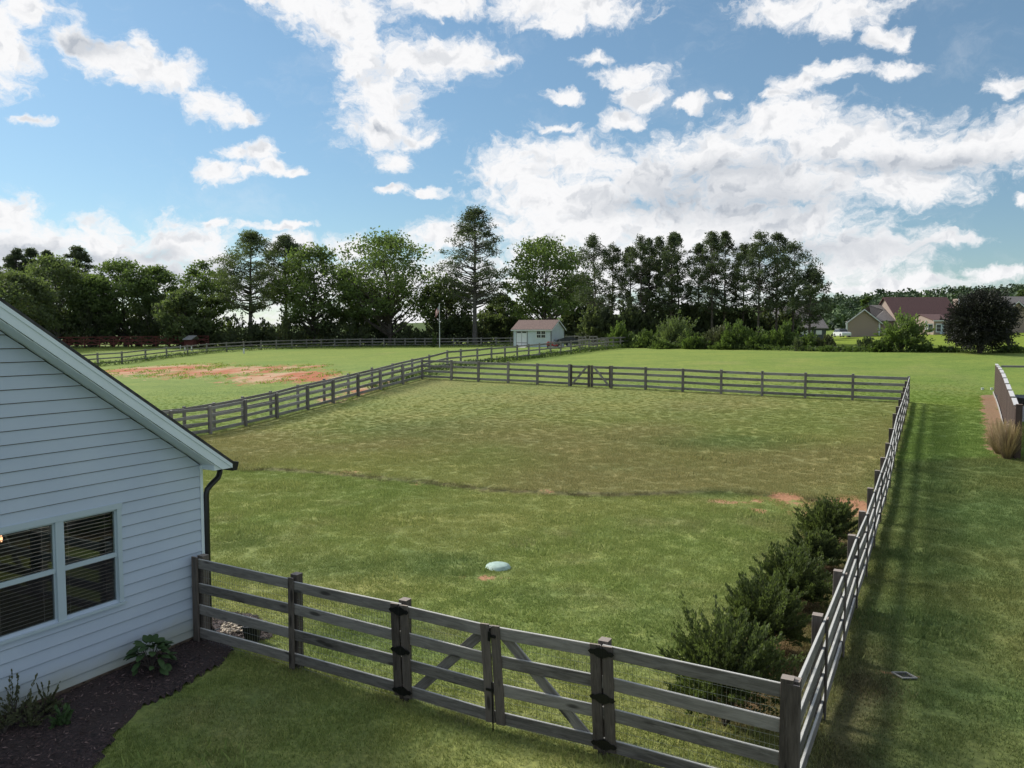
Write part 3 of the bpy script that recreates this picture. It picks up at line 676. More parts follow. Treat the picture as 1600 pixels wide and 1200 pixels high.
board('cover_board', np.array([*front[5][:2], pz(front[5]) - .1]) - w * .06 + u * .03, np.array([*front[5][:2], pz(front[5]) + 1.36]) - w * .06 + u * .03, .12, .03, w, 'wood_post', t2)
# strap hinge: a pointed black plate either side of a barrel
def hinge(th, P, z, out=.075, L=.13):
    mb = MB(); c = np.array([P[0], P[1], z]) - w * out
    for sg in (1, -1):
        pts = [c, c + u * sg * .015 + [0, 0, .062], c + u * sg * .05 + [0, 0, .05], c + u * sg * L * .7 + [0, 0, .026], c + u * sg * L + [0, 0, .03], c + u * sg * (L + .03), c + u * sg * L - [0, 0, .03], c + u * sg * L * .7 - [0, 0, .026], c + u * sg * .05 - [0, 0, .05], c + u * sg * .015 - [0, 0, .062]]
        if sg < 0: pts = pts[::-1]
        mb.prism(pts, -w * .006)
    mb.tube([c - [0, 0, .055], c + [0, 0, .055]], .013, 8)
    for sg in (1, -1):
        for q in (.07, .13): mb.tube([c + u * sg * q, c + u * sg * q - w * .014], .009, 6)
    return build(mb, 'hinge', 'iron', th)
def leaf(name, label, A, B, th_group, hp, braceflip):
    """gate leaf from hinge post A to meeting point B (plan points)"""
    za, zb = pz(A), pz(B); g = thing(name, label, 'gate', (A[0], A[1], za), th_group)
    d = (B - A); L = np.linalg.norm(d); d = d / L; sg = 1 if d @ u > 0 else -1
    for r in RAILS:
        z0, z1_ = za + r - BW / 2, zb + r - BW / 2 - .01
        board('rail', np.array([A[0], A[1], z0]) + d * .02 - w * .018, np.array([B[0], B[1], z1_]) - d * .015 - w * .018, BW, .034, w, 'wood', g)
    stile(g, A, za, sg * .075); stile(g, B, zb, -sg * .072, lean_=.07)
    top = np.array([B[0], B[1], zb + 1.22]) - d * .12 + w * .018; bot = np.array([A[0], A[1], za + .16]) + d * .18 + w * .018
    board('brace', bot, top, .13, .034, w, 'wood', g)
    wiremesh(g, A + d * .03, B - d * .03, -w, -.05, dx=.05)
    for z in (za + 1.25, za + .72, za + .18):
        P = A - u * (.05 - (z - za) * .04); hinge(g, P, z)
    return g
gl1 = leaf('gate_leaf', 'left leaf of the near grey double gate, hinged on the house side', front[3], front[2], 'leaves of the near double gate', None, 0)
gl2 = leaf('gate_leaf', 'right leaf of the near grey double gate, hinged beside the corner section', front[1], front[2], 'leaves of the near double gate', None, 0)
mb = MB(); c = np.array([front[2][0], front[2][1], pz(front[2]) + 1.2]) - w * .08
mb.tube([c + [0, 0, .1], c - [0, 0, .06]], .012, 6); mb.box(c - u * .03, (.10, .02, .03), u, w); mb.tube([c + [0, 0, .1], c + [0, 0, .13] - u * .05], .008, 6); mb.box(c - w * .01, (.03, .02, .12), u, w)
build(mb, 'latch', 'iron', gl2)
mb = MB(); c = np.array([front[2][0], front[2][1], pz(front[2])]) - w * .08
mb.tube([c + [0, 0, .62] - u * .03, c + [0, 0, -.04] - u * .05], .009, 6); mb.box(c + [0, 0, .52], (.10, .02, .025), u, w); build(mb, 'drop_rod', 'iron', gl2)
# right fence
NR = 16
rp = [np.array([*(C0 + (FR - C0) * (i / NR))[:2], 0]) for i in range(NR + 1)]
t = thing('board_fence', 'long grey four board fence running from the near right corner back beside the bushes', 'fence', (*rp[0][:2], pz(rp[0])))
fence_run(t, rp, nrm, skip_posts=(NR,), wdx=.12)
# far fence with a double gate
fp = [np.array([p[0], p[1], 0]) for p in far_posts]
t = thing('board_fence', 'grey four board back fence of the yard, from far right corner to far gate', 'fence', (*fp[0][:2], pz(fp[0])))
fence_run(t, fp[:8], w, wdx=.2, mats=('wood_mid', 'wood_midpost'))
t = thing('board_fence', 'grey four board back fence of the yard, from far gate to far left corner', 'fence', (*fp[14][:2], pz(fp[14])))
fence_run(t, fp[9:], w, wdx=.2, mats=('wood_mid', 'wood_midpost'))
for (A, B, lab) in ((fp[9], fp[8], 'left leaf of the small far double gate with diagonal brace'), (fp[7], fp[8], 'right leaf of the small far double gate with diagonal brace')):
    za, zb = pz(A), pz(B); g = thing('gate_leaf', lab, 'gate', (A[0], A[1], za), 'leaves of the far double gate'); d = (B - A); d /= np.linalg.norm(d)
    for r in RAILS: board('rail', np.array([*A[:2], za + r - BW / 2]) + d * .07 + w * .02, np.array([*B[:2], zb + r - BW / 2]) - d * .02 + w * .02, BW, .034, w, 'wood', g)
    for P, q, wd in ((A, .12, .13), (B, -.10, .17)): board('stile', np.array([*P[:2], pz(P) + .02]) + d * q - w * .02, np.array([*P[:2], pz(P) + 1.36]) + d * q - w * .02, wd, .035, w, 'wood_post', g)
    board('brace', np.array([*A[:2], za + .15]) + d * .2 - w * .025, np.array([*B[:2], zb + 1.3]) - d * .2 - w * .025, .13, .034, w, 'wood', g)
# left fence, continuing behind the house
lp = [np.array([p[0], p[1], 0]) for p in left_posts]
dl = (lp[-1] - lp[-2]); 
for k in range(6): lp.append(lp[-1] + dl)
t = thing('board_fence', 'grey four board left fence of the yard, with posts on its near side', 'fence', (*lp[4][:2], pz(lp[4])))
fence_run(t, lp, u, wdx=.25, skip_posts=(0,), mats=('wood_mid', 'wood_midpost'))
# neighbour's fence, parallel and close behind, running on to the shed
npx = [(507, 0), (545, 0), (582, 0), (614, 0), (645, 0), (672, 0), (700, 0), (721, 0), (747, 0), (769, 0), (790, 0), (809, 0), (827, 0), (844, 0), (861, 0), (877, 0), (893, 0), (907, 0), (921, 0), (934, 0), (948, 0), (959, 0), (970, 0), (982, 0)]
off0 = np.array([*FL[:2], 0]) + u * .9
nps = [at_plane(px, 560, off0, nrm) for px, _ in npx]; nps = [np.array([p[0], p[1], 0]) for p in nps]
dn = nps[0] - nps[1]
for k in range(7): nps.insert(0, nps[0] + dn * (.95 ** k))
t = thing('board_fence', "weathered grey fence running just behind the left yard fence and on past the shed", 'fence', (*nps[10][:2], pz(nps[10])))
fence_run(t, nps, nrm, mats=('wood_far', 'wood_far'), wires=False, battens=False, rails=(1.30, .84, .40), ph=1.36, bw=.14, jit=.03)
# paddock back fence
bk = [(120, 82), (152, 85), (190, 88), (227, 94), (260, 100), (293, 105), (323, 110), (354, 114), (381, 117), (408, 119.5), (432, 121.5), (456, 123.5), (479, 125.5), (502, 127), (523, 128), (543, 129), (563, 129.5), (582, 130), (600, 130), (617, 130), (633, 130), (649, 130), (664, 129.5), (687, 128.5), (709, 127.5), (731, 126.5), (752, 125.5), (775, 124.5), (798, 123.5), (821, 122), (845, 121), (870, 119), (898, 117), (925, 114), (952, 111), (982, 107)]
bkp = []
for px, D in bk:
    g0 = at_y(px, 545, D); bkp.append(np.array([g0[0], g0[1], 0]))
t = thing('board_fence', 'pale grey three board fence curving along the back of the left paddock before the trees', 'fence', (*bkp[10][:2], pz(bkp[10])))
for i, p in enumerate(bkp):
    z = pz(p); board('post', [p[0], p[1], z - .2], [p[0], p[1], z + 1.42], .16, .16, w, 'wood_far', t)
    if i:
        q = bkp[i - 1]; zq = pz(q); d = (p - q); nn_ = np.array([d[1], -d[0], 0]) / np.linalg.norm(d[:2])
        for r in (1.33, .85, .38): board('rail', np.array([q[0], q[1], zq + r - .07]) + nn_ * .1, np.array([p[0], p[1], z + r - .07]) + nn_ * .1, .15, .04, nn_, 'wood_far', t)
# closing piece between the two fence ends by the hedge
t = thing('board_fence', 'short end of weathered fence closing the neighbour yard left of the hedge', 'fence', (*nps[-1][:2], pz(nps[-1])))
e0, e1 = nps[-1], bkp[-1]; ep = [e0 + (e1 - e0) * k / 4 for k in range(5)]
fence_run(t, ep, nrm, mats=('wood_far', 'wood_far'), wires=False, battens=False, rails=(1.30, .84, .40), skip_posts=(0, 4))
# red crossbuck fence far left
t = thing('crossbuck_fence', 'dark red crossbuck fence in front of the trees at the far left', 'fence', at_y(220, 540, 132))
rpn = [at_y(px, 546, D) for px, D in [(60, 128), (84, 128.5), (108, 129), (132, 129.5), (156, 130), (178, 130.5), (201, 131), (222, 131.5), (244, 132), (265, 132.5), (286, 133), (306, 133.5), (326, 134)]]
for i, p in enumerate(rpn):
    z = pz(p) + .55; board('post', [p[0], p[1], z - .3], [p[0], p[1], z + 1.5], .15, .15, (0, 1, 0), 'wood_red', t)
    if i:
        q = rpn[i - 1]; zq = pz(q) + .55
        for a, b_ in ((1.4, 1.4), (.2, .2), (1.3, .3), (.3, 1.3), (.8, .8)): board('rail', [q[0], q[1] - .08, zq + a], [p[0], p[1] - .08, z + b_], .16, .04, (0, 1, 0), 'wood_red', t)

# ------------------------------------------------------------------ white house
hz = thing('house', 'white lap sided gable end house with black gutter at the left edge', 'house', (K[0], K[1], .1))
ZS, EXP = .17, .17; EAVE, SL, SW = 2.83, .715, 12.0; RIDGE_S = SW / 2
def rake(s): return EAVE + SL * min(s, SW - s)
WS0, WS1, WZ0, WZ1 = 1.40, 3.20, 1.06, 2.50
def plank(s0, s1, z0, last=False):
    z1_ = z0 + EXP - .012; z0 = max(z0, ZS)
    def lim(z): return max(0, (z - EAVE) / SL)
    a0, a1 = max(s0, lim(z0)), max(s0, lim(z1_)); b0, b1 = min(s1, SW - lim(z0)), min(s1, SW - lim(z1_))
    if b0 - a0 < .05 or b1 <= a1: return
    mb = MB(); mb.hexa([Hs(b0, .0, z0), Hs(a0, .0, z0), Hs(a0, .034, z0), Hs(b0, .034, z0), Hs(b1, .0, z1_), Hs(a1, .0, z1_), Hs(a1, .013, z1_), Hs(b1, .013, z1_)])
    build(mb, 'siding_board', 'siding', hz)
rj = random.Random(8); i = 0; z = .12
while z < rake(RIDGE_S) - .05:
    i_in = (z + EXP > WZ0 + .1) and (z < WZ1 - .09)
    spans = [(.034, WS0 + .02), (WS1 - .02, SW)] if i_in else [(.034, SW)]
    for a, b_ in spans:
        cuts = [a]; x = a + rj.uniform(.5, 3.6) * (1 if rj.random() < .45 else 9)
        while x < b_ - .4: cuts.append(x); x += 3.66
        cuts.append(b_)
        for p, q in zip(cuts[:-1], cuts[1:]): plank(p, q - .0012, z)
    z += EXP; i += 1
mb = MB()          # sheathing behind the boards, coloured dark so gaps read as shadow lines; other walls
def wallbox(s0, s1, z0, z1_, o0=-.12, o1=.0): mb.hexa([Hs(s0, o0, z0), Hs(s1, o0, z0), Hs(s1, o1, z0), Hs(s0, o1, z0), Hs(s0, o0, z1_), Hs(s1, o0, z1_), Hs(s1, o1, z1_), Hs(s0, o1, z1_)])
wallbox(0, SW, ZS, WZ0); wallbox(0, WS0 + .04, WZ0, WZ1); wallbox(WS1 - .04, SW, WZ0, WZ1); wallbox(0, SW, WZ1, EAVE)
mb.prism([Hs(0, -.12, EAVE), Hs(SW, -.12, EAVE), Hs(RIDGE_S, -.12, rake(RIDGE_S))], nrm * .12)
build(mb, 'wall', 'interior', hz)
mb = MB(); DEP = 11
mb.hexa([Hs(0, -.125, ZS), Hs(0, -DEP, ZS), Hs(.12, -DEP, ZS), Hs(.12, -.125, ZS), Hs(0, -.125, EAVE), Hs(0, -DEP, EAVE), Hs(.12, -DEP, EAVE), Hs(.12, -.125, EAVE)])
mb.hexa([Hs(SW - .12, -.125, ZS), Hs(SW - .12, -DEP, ZS), Hs(SW, -DEP, ZS), Hs(SW, -.125, ZS), Hs(SW - .12, -.125, EAVE), Hs(SW - .12, -DEP, EAVE), Hs(SW, -DEP, EAVE), Hs(SW, -.125, EAVE)])
build(mb, 'side_wall', 'siding', hz)
mb = MB(); mb.prism([Hs(.125, -DEP, ZS), Hs(SW - .125, -DEP, ZS), Hs(SW - .125, -DEP, EAVE), Hs(RIDGE_S, -DEP, rake(RIDGE_S) - .1), Hs(.125, -DEP, EAVE)], nrm * .12); build(mb, 'end_wall', 'siding', hz)
mb = MB(); mb.hexa([Hs(.13, -4.5, ZS), Hs(5.2, -4.5, ZS), Hs(5.2, -4.4, ZS), Hs(.13, -4.4, ZS), Hs(.13, -4.5, EAVE), Hs(5.2, -4.5, EAVE), Hs(5.2, -4.4, EAVE), Hs(.13, -4.4, EAVE)])
mb.hexa([Hs(5.1, -4.39, ZS), Hs(5.2, -4.39, ZS), Hs(5.2, -.13, ZS), Hs(5.1, -.13, ZS), Hs(5.1, -4.39, EAVE), Hs(5.2, -4.39, EAVE), Hs(5.2, -.13, EAVE), Hs(5.1, -.13, EAVE)])
mb.hexa([Hs(.13, -4.38, EAVE - .1), Hs(5.09, -4.38, EAVE - .1), Hs(5.09, -.13, EAVE - .1), Hs(.13, -.13, EAVE - .1), Hs(.13, -4.38, EAVE - .04), Hs(5.09, -4.38, EAVE - .04), Hs(5.09, -.13, EAVE - .04), Hs(.13, -.13, EAVE - .04)])
build(mb, 'room_wall', 'interior', hz)
mb = MB(); mb.hexa([Hs(.02, -DEP, -.4), Hs(SW - .02, -DEP, -.4), Hs(SW - .02, -.012, -.4), Hs(.02, -.012, -.4), Hs(.02, -DEP, ZS - .004), Hs(SW - .02, -DEP, ZS - .004), Hs(SW - .02, -.012, ZS - .004), Hs(.02, -.012, ZS - .004)]); build(mb, 'foundation', 'foundation', hz)
mb = MB(); mb.hexa([Hs(.03, 0.001, ZS), Hs(-.022, .001, ZS), Hs(-.022, .034, ZS), Hs(.03, .034, ZS), Hs(.03, .001, EAVE), Hs(-.022, .001, EAVE), Hs(-.022, .034, EAVE), Hs(.03, .034, EAVE)])
mb.hexa([Hs(-.022, -.10, ZS), Hs(-.001, -.10, ZS), Hs(-.001, 0, ZS), Hs(-.022, 0, ZS), Hs(-.022, -.10, EAVE), Hs(-.001, -.10, EAVE), Hs(-.001, 0, EAVE), Hs(-.022, 0, EAVE)])
build(mb, 'corner_board', 'trim', hz)
# roof
OH, EO = .34, .33
def rz(s): return EAVE + .275 + SL * min(s, SW - s)
for side in (0, 1):
    mb = MB(); f = (lambda s: s) if side == 0 else (lambda s: SW - s)
    pts = [Hs(f(-EO), OH + .015, rz(-EO) - .035), Hs(f(RIDGE_S), OH + .015, rz(RIDGE_S) - .035), Hs(f(RIDGE_S), OH + .015, rz(RIDGE_S)), Hs(f(-EO - .02), OH + .015, rz(-EO))]
    mb.prism(pts, -nrm * (DEP + 2 * OH + .03)); build(mb, 'roof', 'shingle_dark', hz)
    mb = MB(); mb.prism([Hs(f(-EO), OH, EAVE - .06), Hs(f(-.14), OH, EAVE - .06), Hs(f(RIDGE_S), OH, rz(RIDGE_S) - .235), Hs(f(RIDGE_S), OH, rz(RIDGE_S) - .038), Hs(f(-EO), OH, rz(-EO) - .038)], -nrm * .022); build(mb, 'rake_board', 'trim', hz)
    mb = MB(); mb.prism([Hs(f(-EO), OH + .012, rz(-EO) - .10), Hs(f(RIDGE_S), OH + .012, rz(RIDGE_S) - .10), Hs(f(RIDGE_S), OH + .012, rz(RIDGE_S) - .038), Hs(f(-EO), OH + .012, rz(-EO) - .038)], -nrm * .0118); build(mb, 'rake_trim', 'trim', hz)
    # soffit panels
    x = 0.0
    while x < RIDGE_S - .05:
        x2 = min(x + .30, RIDGE_S); mb = MB(); e = .004
        z0, z2 = EAVE + .02 + SL * x, EAVE + .02 + SL * x2
        mb.prism([Hs(f(x + e), .002, z0 - .0), Hs(f(x2 - e), .002, z2 - .0), Hs(f(x2 - e), .002, z2 + .015), Hs(f(x + e), .002, z0 + .015)], nrm * (OH - .026)); build(mb, 'soffit_panel', 'trim', hz); x = x2
# eave return, fascia, gutter, downspout
mb = MB(); mb.prism([Hs(-.001, .0, EAVE - .06), Hs(-EO, .0, EAVE - .06), Hs(-EO, .0, rz(-EO) - .04), Hs(-.001, .0, rz(0) - .04)], nrm * (OH - .023)); build(mb, 'eave_return', 'trim', hz)
mb = MB(); mb.prism([Hs(-.024, -.001, EAVE - .06), Hs(-EO, -.001, EAVE - .06), Hs(-EO, -.001, rz(-EO) - .04), Hs(-.024, -.001, rz(0) - .04)], -nrm * (DEP + .3)); build(mb, 'eave_soffit', 'trim', hz)
mb = MB(); zg = rz(-EO) - .02
sec = [(-EO - .001, zg - .13), (-EO - .09, zg - .13), (-EO - .125, zg - .03), (-EO - .125, zg), (-EO - .11, zg), (-EO - .11, zg - .02), (-EO - .08, zg - .115), (-EO - .012, zg - .115), (-EO - .012, zg), (-EO - .001, zg)]
mb.prism([Hs(s, OH + .01, z) for s, z in sec], -nrm * (DEP + .6))
mb.prism([Hs(s, OH + .012, z) for s, z in [(-EO - .001, zg - .13), (-EO - .09, zg - .13), (-EO - .125, zg - .03), (-EO - .125, zg), (-EO - .001, zg)]], -nrm * .001)
build(mb, 'gutter', 'black', hz)
mb = MB(); mb.tube([Hs(-EO - .055, .0, zg - .12), Hs(-EO - .05, .0, zg - .20), Hs(-EO - .01, .005, zg - .27), Hs(-.18, .02, zg - .36), Hs(-.10, .03, zg - .42), Hs(-.075, .032, zg - .50), Hs(-.072, .034, 1.0), Hs(-.072, .034, .25), Hs(-.16, .034, .10), Hs(-.55, .1, .08)], .045, 10)
build(mb, 'downspout', 'black', hz, smooth=True)
# window
mb = MB()
def fr(s0, s1, z0, z1_, o0, o1, b_=None): (b_ or mb).hexa([Hs(s1, o0, z0), Hs(s0, o0, z0), Hs(s0, o1, z0), Hs(s1, o1, z0), Hs(s1, o0, z1_), Hs(s0, o0, z1_), Hs(s0, o1, z1_), Hs(s1, o1, z1_)])
fr(WS0, WS0 + .065, WZ0 + .035, WZ1 - .07, -.05, .045); fr(WS1 - .065, WS1, WZ0 + .035, WZ1 - .07, -.05, .045)
fr(WS0 - .01, WS1 + .01, WZ1 - .068, WZ1 + .01, -.05, .052); fr(WS0 - .03, WS1 + .03, WZ0, WZ0 + .033, -.05, .07); fr(2.235, 2.345, WZ0 + .034, WZ1 - .069, -.05, .040)
wf = build(mb, 'window', 'vinyl', hz)
for a, b_ in ((WS0 + .066, 2.234), (2.346, WS1 - .066)):
    mb = MB(); fr(a, b_, 1.75, 1.81, -.045, .015); fr(a, b_, WZ0 + .035, WZ0 + .075, -.045, .0); fr(a, a + .02, WZ0 + .076, 1.749, -.045, .0); fr(b_ - .02, b_, WZ0 + .076, 1.749, -.045, .0)
    fr(a, b_, 2.405, 2.43, -.045, .012); fr(a, a + .018, 1.811, 2.404, -.045, .012); fr(b_ - .018, b_, 1.811, 2.404, -.045, .012); build(mb, 'sash', 'vinyl', wf)
    mb = MB(); fr(a + .019, b_ - .019, 1.811, 2.404, -.012, -.008); build(mb, 'upper_pane', 'glass', wf)
    mb = MB(); fr(a + .021, b_ - .021, WZ0 + .076, 1.749, -.03, -.026); build(mb, 'lower_pane', 'glass', wf)
    mb = MB(); fr(a + .021, b_ - .021, WZ0 + .076, 1.749, -.004, -.003); build(mb, 'insect_screen', 'screen', wf)
    mb = MB(); z = WZ0 + .09
    while z < 2.40:
        mb.hexa([Hs(b_ - .01, -.115, z), Hs(a + .01, -.115, z), Hs(a + .01, -.072, z + .016), Hs(b_ - .01, -.072, z + .016), Hs(b_ - .01, -.115, z + .003), Hs(a + .01, -.115, z + .003), Hs(a + .01, -.072, z + .022), Hs(b_ - .01, -.072, z + .022)]); z += .05
    for q in (a + .12, b_ - .12): mb.box(Hs(q, -.07, (WZ0 + WZ1) / 2), (.003, .003, WZ1 - WZ0 - .12), w, u)
    build(mb, 'blind', 'blind', wf, kind='stuff')
# lamp in the room
lp_ = at_plane(2, 842, Hs(0, -1.6, 0), nrm); mb = MB()
for k in range(8):
    z0 = -.05 + k * .0125
mb.tube([lp_ + [0, 0, .05], lp_ + [0, 0, .02], lp_ - [0, 0, .03], lp_ - [0, 0, .045]], [.008, .018, .016, .006], 10)
lt = thing('pendant_lamp', 'small lit warm bulb seen through the left house window blinds', 'lamp', lp_)
build(mb, 'bulb', 'glow', lt, smooth=True)
mb = MB(); mb.tube([lp_ + [0, 0, .05], [lp_[0], lp_[1], EAVE - .1]], .006, 6); build(mb, 'cord', 'iron', lt)

# mulch bed
def poly_sheet(P, name, mat, dz, step=.06, amp=.02, seed=3, kind='structure', parent=None, sink=.05):
    x0, y0 = P.min(0); x1, y1 = P.max(0); gx, gy = np.meshgrid(np.arange(x0 - step, x1 + step * 2, step), np.arange(y0 - step, y1 + step * 2, step))
    ins = inpoly(gx + step / 2, gy + step / 2, P); z = zt(gx, gy) + dz + (vnoise(gx, gy, .3, 4, seed) - .5) * amp * 2
    vi = {}; V = []; Fs = []
    inv = inpoly(gx, gy, P)
    def g(i, j):
        if (i, j) not in vi: vi[(i, j)] = len(V); V.append((gx[i, j], gy[i, j], z[i, j] - (0 if inv[i, j] else sink)))
        return vi[(i, j)]
    for i in range(gx.shape[0] - 1):
        for j in range(gx.shape[1] - 1):
            if ins[i, j]: Fs.append((g(i, j), g(i, j + 1), g(i + 1, j + 1), g(i + 1, j)))
    mb = MB(); mb.v = V; mb.f = Fs; return build(mb, name, mat, parent, smooth=True, kind=kind)
poly_sheet(MP, 'mulch_bed', 'mulch', .045)
bb = [at_z(px, py, .0)[:2] for px, py in [(318, 955), (345, 962), (400, 968), (425, 985), (428, 1003), (400, 1012), (372, 1018), (330, 1010)]]
rs = RS(9); n = 9000; cx = rs.uniform(MP[:, 0].min(), MP[:, 0].max(), n); cy = rs.uniform(MP[:, 1].min(), MP[:, 1].max(), n); k = inpoly(cx, cy, MP); cx, cy = cx[k], cy[k]
cen = np.stack([cx, cy, zt(cx, cy) + .055 + rs.uniform(-.005, .012, len(cx))], 1); dr = rs.normal(size=(len(cx), 3)) * [1, 1, .2]
V, T = leaves(cen, .055, rs, aspect=.28, dirs=dr, tint=rs.rand(len(cx)) ** 1.5); o = leafobj('mulch_chips', V, T, 'chip', None, 'stuff'); o['label'] = 'dark shredded bark chips lying over the bed along the house wall'; o['category'] = 'mulch'
BB = np.array(bb); poly_sheet(BB, 'mulch_patch', 'mulch', .035, seed=8)
cx = rs.uniform(BB[:, 0].min(), BB[:, 0].max(), 1500); cy = rs.uniform(BB[:, 1].min(), BB[:, 1].max(), 1500); k = inpoly(cx, cy, BB); cx, cy = cx[k], cy[k]
cen = np.stack([cx, cy, zt(cx, cy) + .045], 1); V, T = leaves(cen, .045, rs, aspect=.35, dirs=rs.normal(size=(len(cx), 3)) * [1, 1, .2], tint=rs.rand(len(cx)) ** 1.5); o = leafobj('mulch_chips', V, T, 'chip', None, 'stuff'); o['label'] = 'bark chips behind the fence by the black pot'; o['category'] = 'mulch'
# stones and pot behind the fence
mb = MB(); rj = random.Random(3)
def pebble(mb, c, r, rr):
    v = []; f = []; nn, mm = 6, 4
    for i in range(mm + 1):
        th = math.pi * i / mm
        for k in range(nn):
            ph = 2 * math.pi * k / nn; q = rr.uniform(.85, 1.15)
            v.append((c[0] + r[0] * q * math.sin(th) * math.cos(ph), c[1] + r[1] * q * math.sin(th) * math.sin(ph), c[2] + r[2] * math.cos(th)))
    for i in range(mm):
        for k in range(nn): f.append((i * nn + k, (i + 1) * nn + k, (i + 1) * nn + (k + 1) % nn, i * nn + (k + 1) % nn))
    mb.add(v, f)
for k in range(75):
    px, py = rj.uniform(346, 384), 0; py = rj.uniform(976, 992) + (384 - px) * .12; g0 = ground(px, py); r = rj.uniform(.02, .045); pebble(mb, g0 + [0, 0, .045 + rj.uniform(0, .02)], (r, r * rj.uniform(.7, 1.2), r * .6), rj)
o = build(mb, 'river_stones', 'stone', None, smooth=True, kind='stuff'); tag(o, 'pile of pale tan river stones behind the fence by the house corner', 'stones')
g0 = ground(395, 1003); pt = thing('plant_pot', 'black square tapered pot standing beside the stone pile behind the fence', 'pot', g0)
mb = MB(); q = .115; mb.hexa([g0 + np.array(a) for a in [(-q * .75, -q * .75, 0), (q * .75, -q * .75, 0), (q * .75, q * .75, 0), (-q * .75, q * .75, 0), (-q, -q, .25), (q, -q, .25), (q, q, .25), (-q, q, .25)]]); build(mb, 'body', 'pot', pt)
mb = MB()
for sx, sy, lx, ly in ((0, -1, 1, .06), (0, 1, 1, .06), (-1, 0, .06, 1), (1, 0, .06, 1)): mb.box(g0 + [sx * q, sy * q, .265], (.26 * lx + .01, .26 * ly + .01, .028))
build(mb, 'rim', 'pot', pt)

# ------------------------------------------------------------------ lawn furniture: lid, grate, markers
g0 = ground(778, 887); mb = MB(); v = []; f = []
R0 = .285; nr, ns = 6, 28
for i in range(nr + 1):
    r = R0 * (1 - i / nr); z = .09 * math.sqrt(max(0, 1 - (r / R0) ** 2.2)) if i else -.03
    for k in range(ns): a = 2 * math.pi * k / ns; rr = r * (1 + (.012 if k % 2 else 0)); v.append(g0 + [rr * math.cos(a), rr * math.sin(a), z + .01])
for i in range(nr):
    for k in range(ns): f.append((i * ns + k, i * ns + (k + 1) % ns, (i + 1) * ns + (k + 1) % ns, (i + 1) * ns + k))
f.append(tuple(range(nr * ns, (nr + 1) * ns))); mb.add(v, f)
o = build(mb, 'septic_lid', 'lid', None, smooth=True); tag(o, 'pale green domed round lid set in the lawn', 'lid')
g0 = ground(1413, 1057); g0[2] = z1(g0[0], g0[1]) + .02; th = thing('drain_grate', 'square galvanised drain grate sunk in the grass right of the fence', 'drain', g0); ax = np.array([1, 0, 0]); ay = np.array([-.3, .95, 0]); ay /= np.linalg.norm(ay)
mb = MB()
for sg in (1, -1): mb.box(g0 + ay * sg * .10, (.22, .014, .02), ax, ay); mb.box(g0 + ax * sg * .103, (.014, .186, .02), ax, ay)
build(mb, 'frame', 'grate', th)
mb = MB(); mb.box(g0 - [0, 0, .02], (.2, .19, .01), ax, ay); build(mb, 'sump', 'black', th)
for k in range(7): mb = MB(); mb.box(g0 + ax * (-.075 + k * .025) - [0, 0, .006], (.006, .18, .008), ax, ay); build(mb, 'bar', 'machine', th)
def stake(px, py, D, h, r, name, label, cat, mat='white', grp=None):
    p = at_y(px, py, D) if D else ground(px, py); z = z1(p[0], p[1]); th = thing(name, label, cat, (p[0], p[1], z), grp)
    mb = MB(); mb.tube([(p[0], p[1], z - .05), (p[0], p[1], z + h)], r, 8); build(mb, 'pipe', mat, th); mb = MB(); mb.tube([(p[0], p[1], z + h), (p[0], p[1], z + h * 1.1 + .02)], r * 1.35, 8); build(mb, 'cap', 'iron' if mat == 'white' and h > .5 else mat, th)
stake(381, 555, 108, .75, .11, 'marker_post', 'short white marker post in the left paddock before the back fence', 'post')
stake(1535, 609, 0, .09, .07, 'cleanout_pipe', 'left one of two low white pipe caps in the lawn by the brown fence', 'pipe', grp='white pipe caps')
stake(1549.5, 609, 0, .09, .07, 'cleanout_pipe', 'right one of two low white pipe caps, nearest the brown fence', 'pipe', grp='white pipe caps')
stake(289, 549, 118, .5, .09, 'marker_post', 'left of two small white markers behind the curved paddock fence', 'post')
stake(299.5, 550, 118, .8, .09, 'marker_post', 'right of two small white markers behind the curved paddock fence', 'post')
stake(282, 543, 128, .6, .08, 'marker_post', 'small white marker at the right end of the red fence', 'post')

# ------------------------------------------------------------------ flagpole
P = at_y(687, 541.5, 120); z0 = z1(P[0], P[1]); fpz = ZC + (520 - 476) * 120 / F; th = thing('flagpole', 'tall thin white flagpole before the back fence of the paddock', 'flagpole', (P[0], P[1], z0))
mb = MB(); mb.tube([(P[0], P[1], z0 - .1), (P[0], P[1], fpz)], [.065, .04], 8); build(mb, 'pole', 'white', th); mb = MB(); mb.tube([(P[0], P[1], fpz), (P[0], P[1], fpz + .04), (P[0], P[1], fpz + .12)], [.03, .08, .03], 8); build(mb, 'finial', 'white', th)
th = thing('flag', 'limp American flag hanging from the white flagpole', 'flag', (P[0], P[1], fpz - .2))
FW, FH = 1.5, 1.0
def cloth(s, t):    # s along the fly 0..1, t down the hoist 0..1
    x = -s * .62 - .05; fold = .22 * math.sin(s * 9) * s; z = -t * FH - s * 1.05 * (1 - .15 * t); return np.array([P[0] + x * (1 - .1 * t), P[1] + fold, fpz - .1 + z])
for col_, cells in (('flagred', 0), ('flagwhite', 1), ('flagblue', 2)):
    mb = MB(); ns_ = 12
    for r in range(13):
        for k in range(ns_):
            s0, s1 = k / ns_, (k + 1) / ns_; canton = r < 7 and k < 5; c_ = 2 if canton else (r % 2)
            if c_ != cells: continue
            q = [cloth(s0, r / 13), cloth(s1, r / 13), cloth(s1, (r + 1) / 13), cloth(s0, (r + 1) / 13)]
            mb.hexa([a + [0, -.006, 0] for a in q] + [a + [0, .006, 0] for a in q])
    build(mb, {'flagred': 'red_stripes', 'flagwhite': 'white_stripes', 'flagblue': 'canton'}[col_], col_, th)
mb = MB()
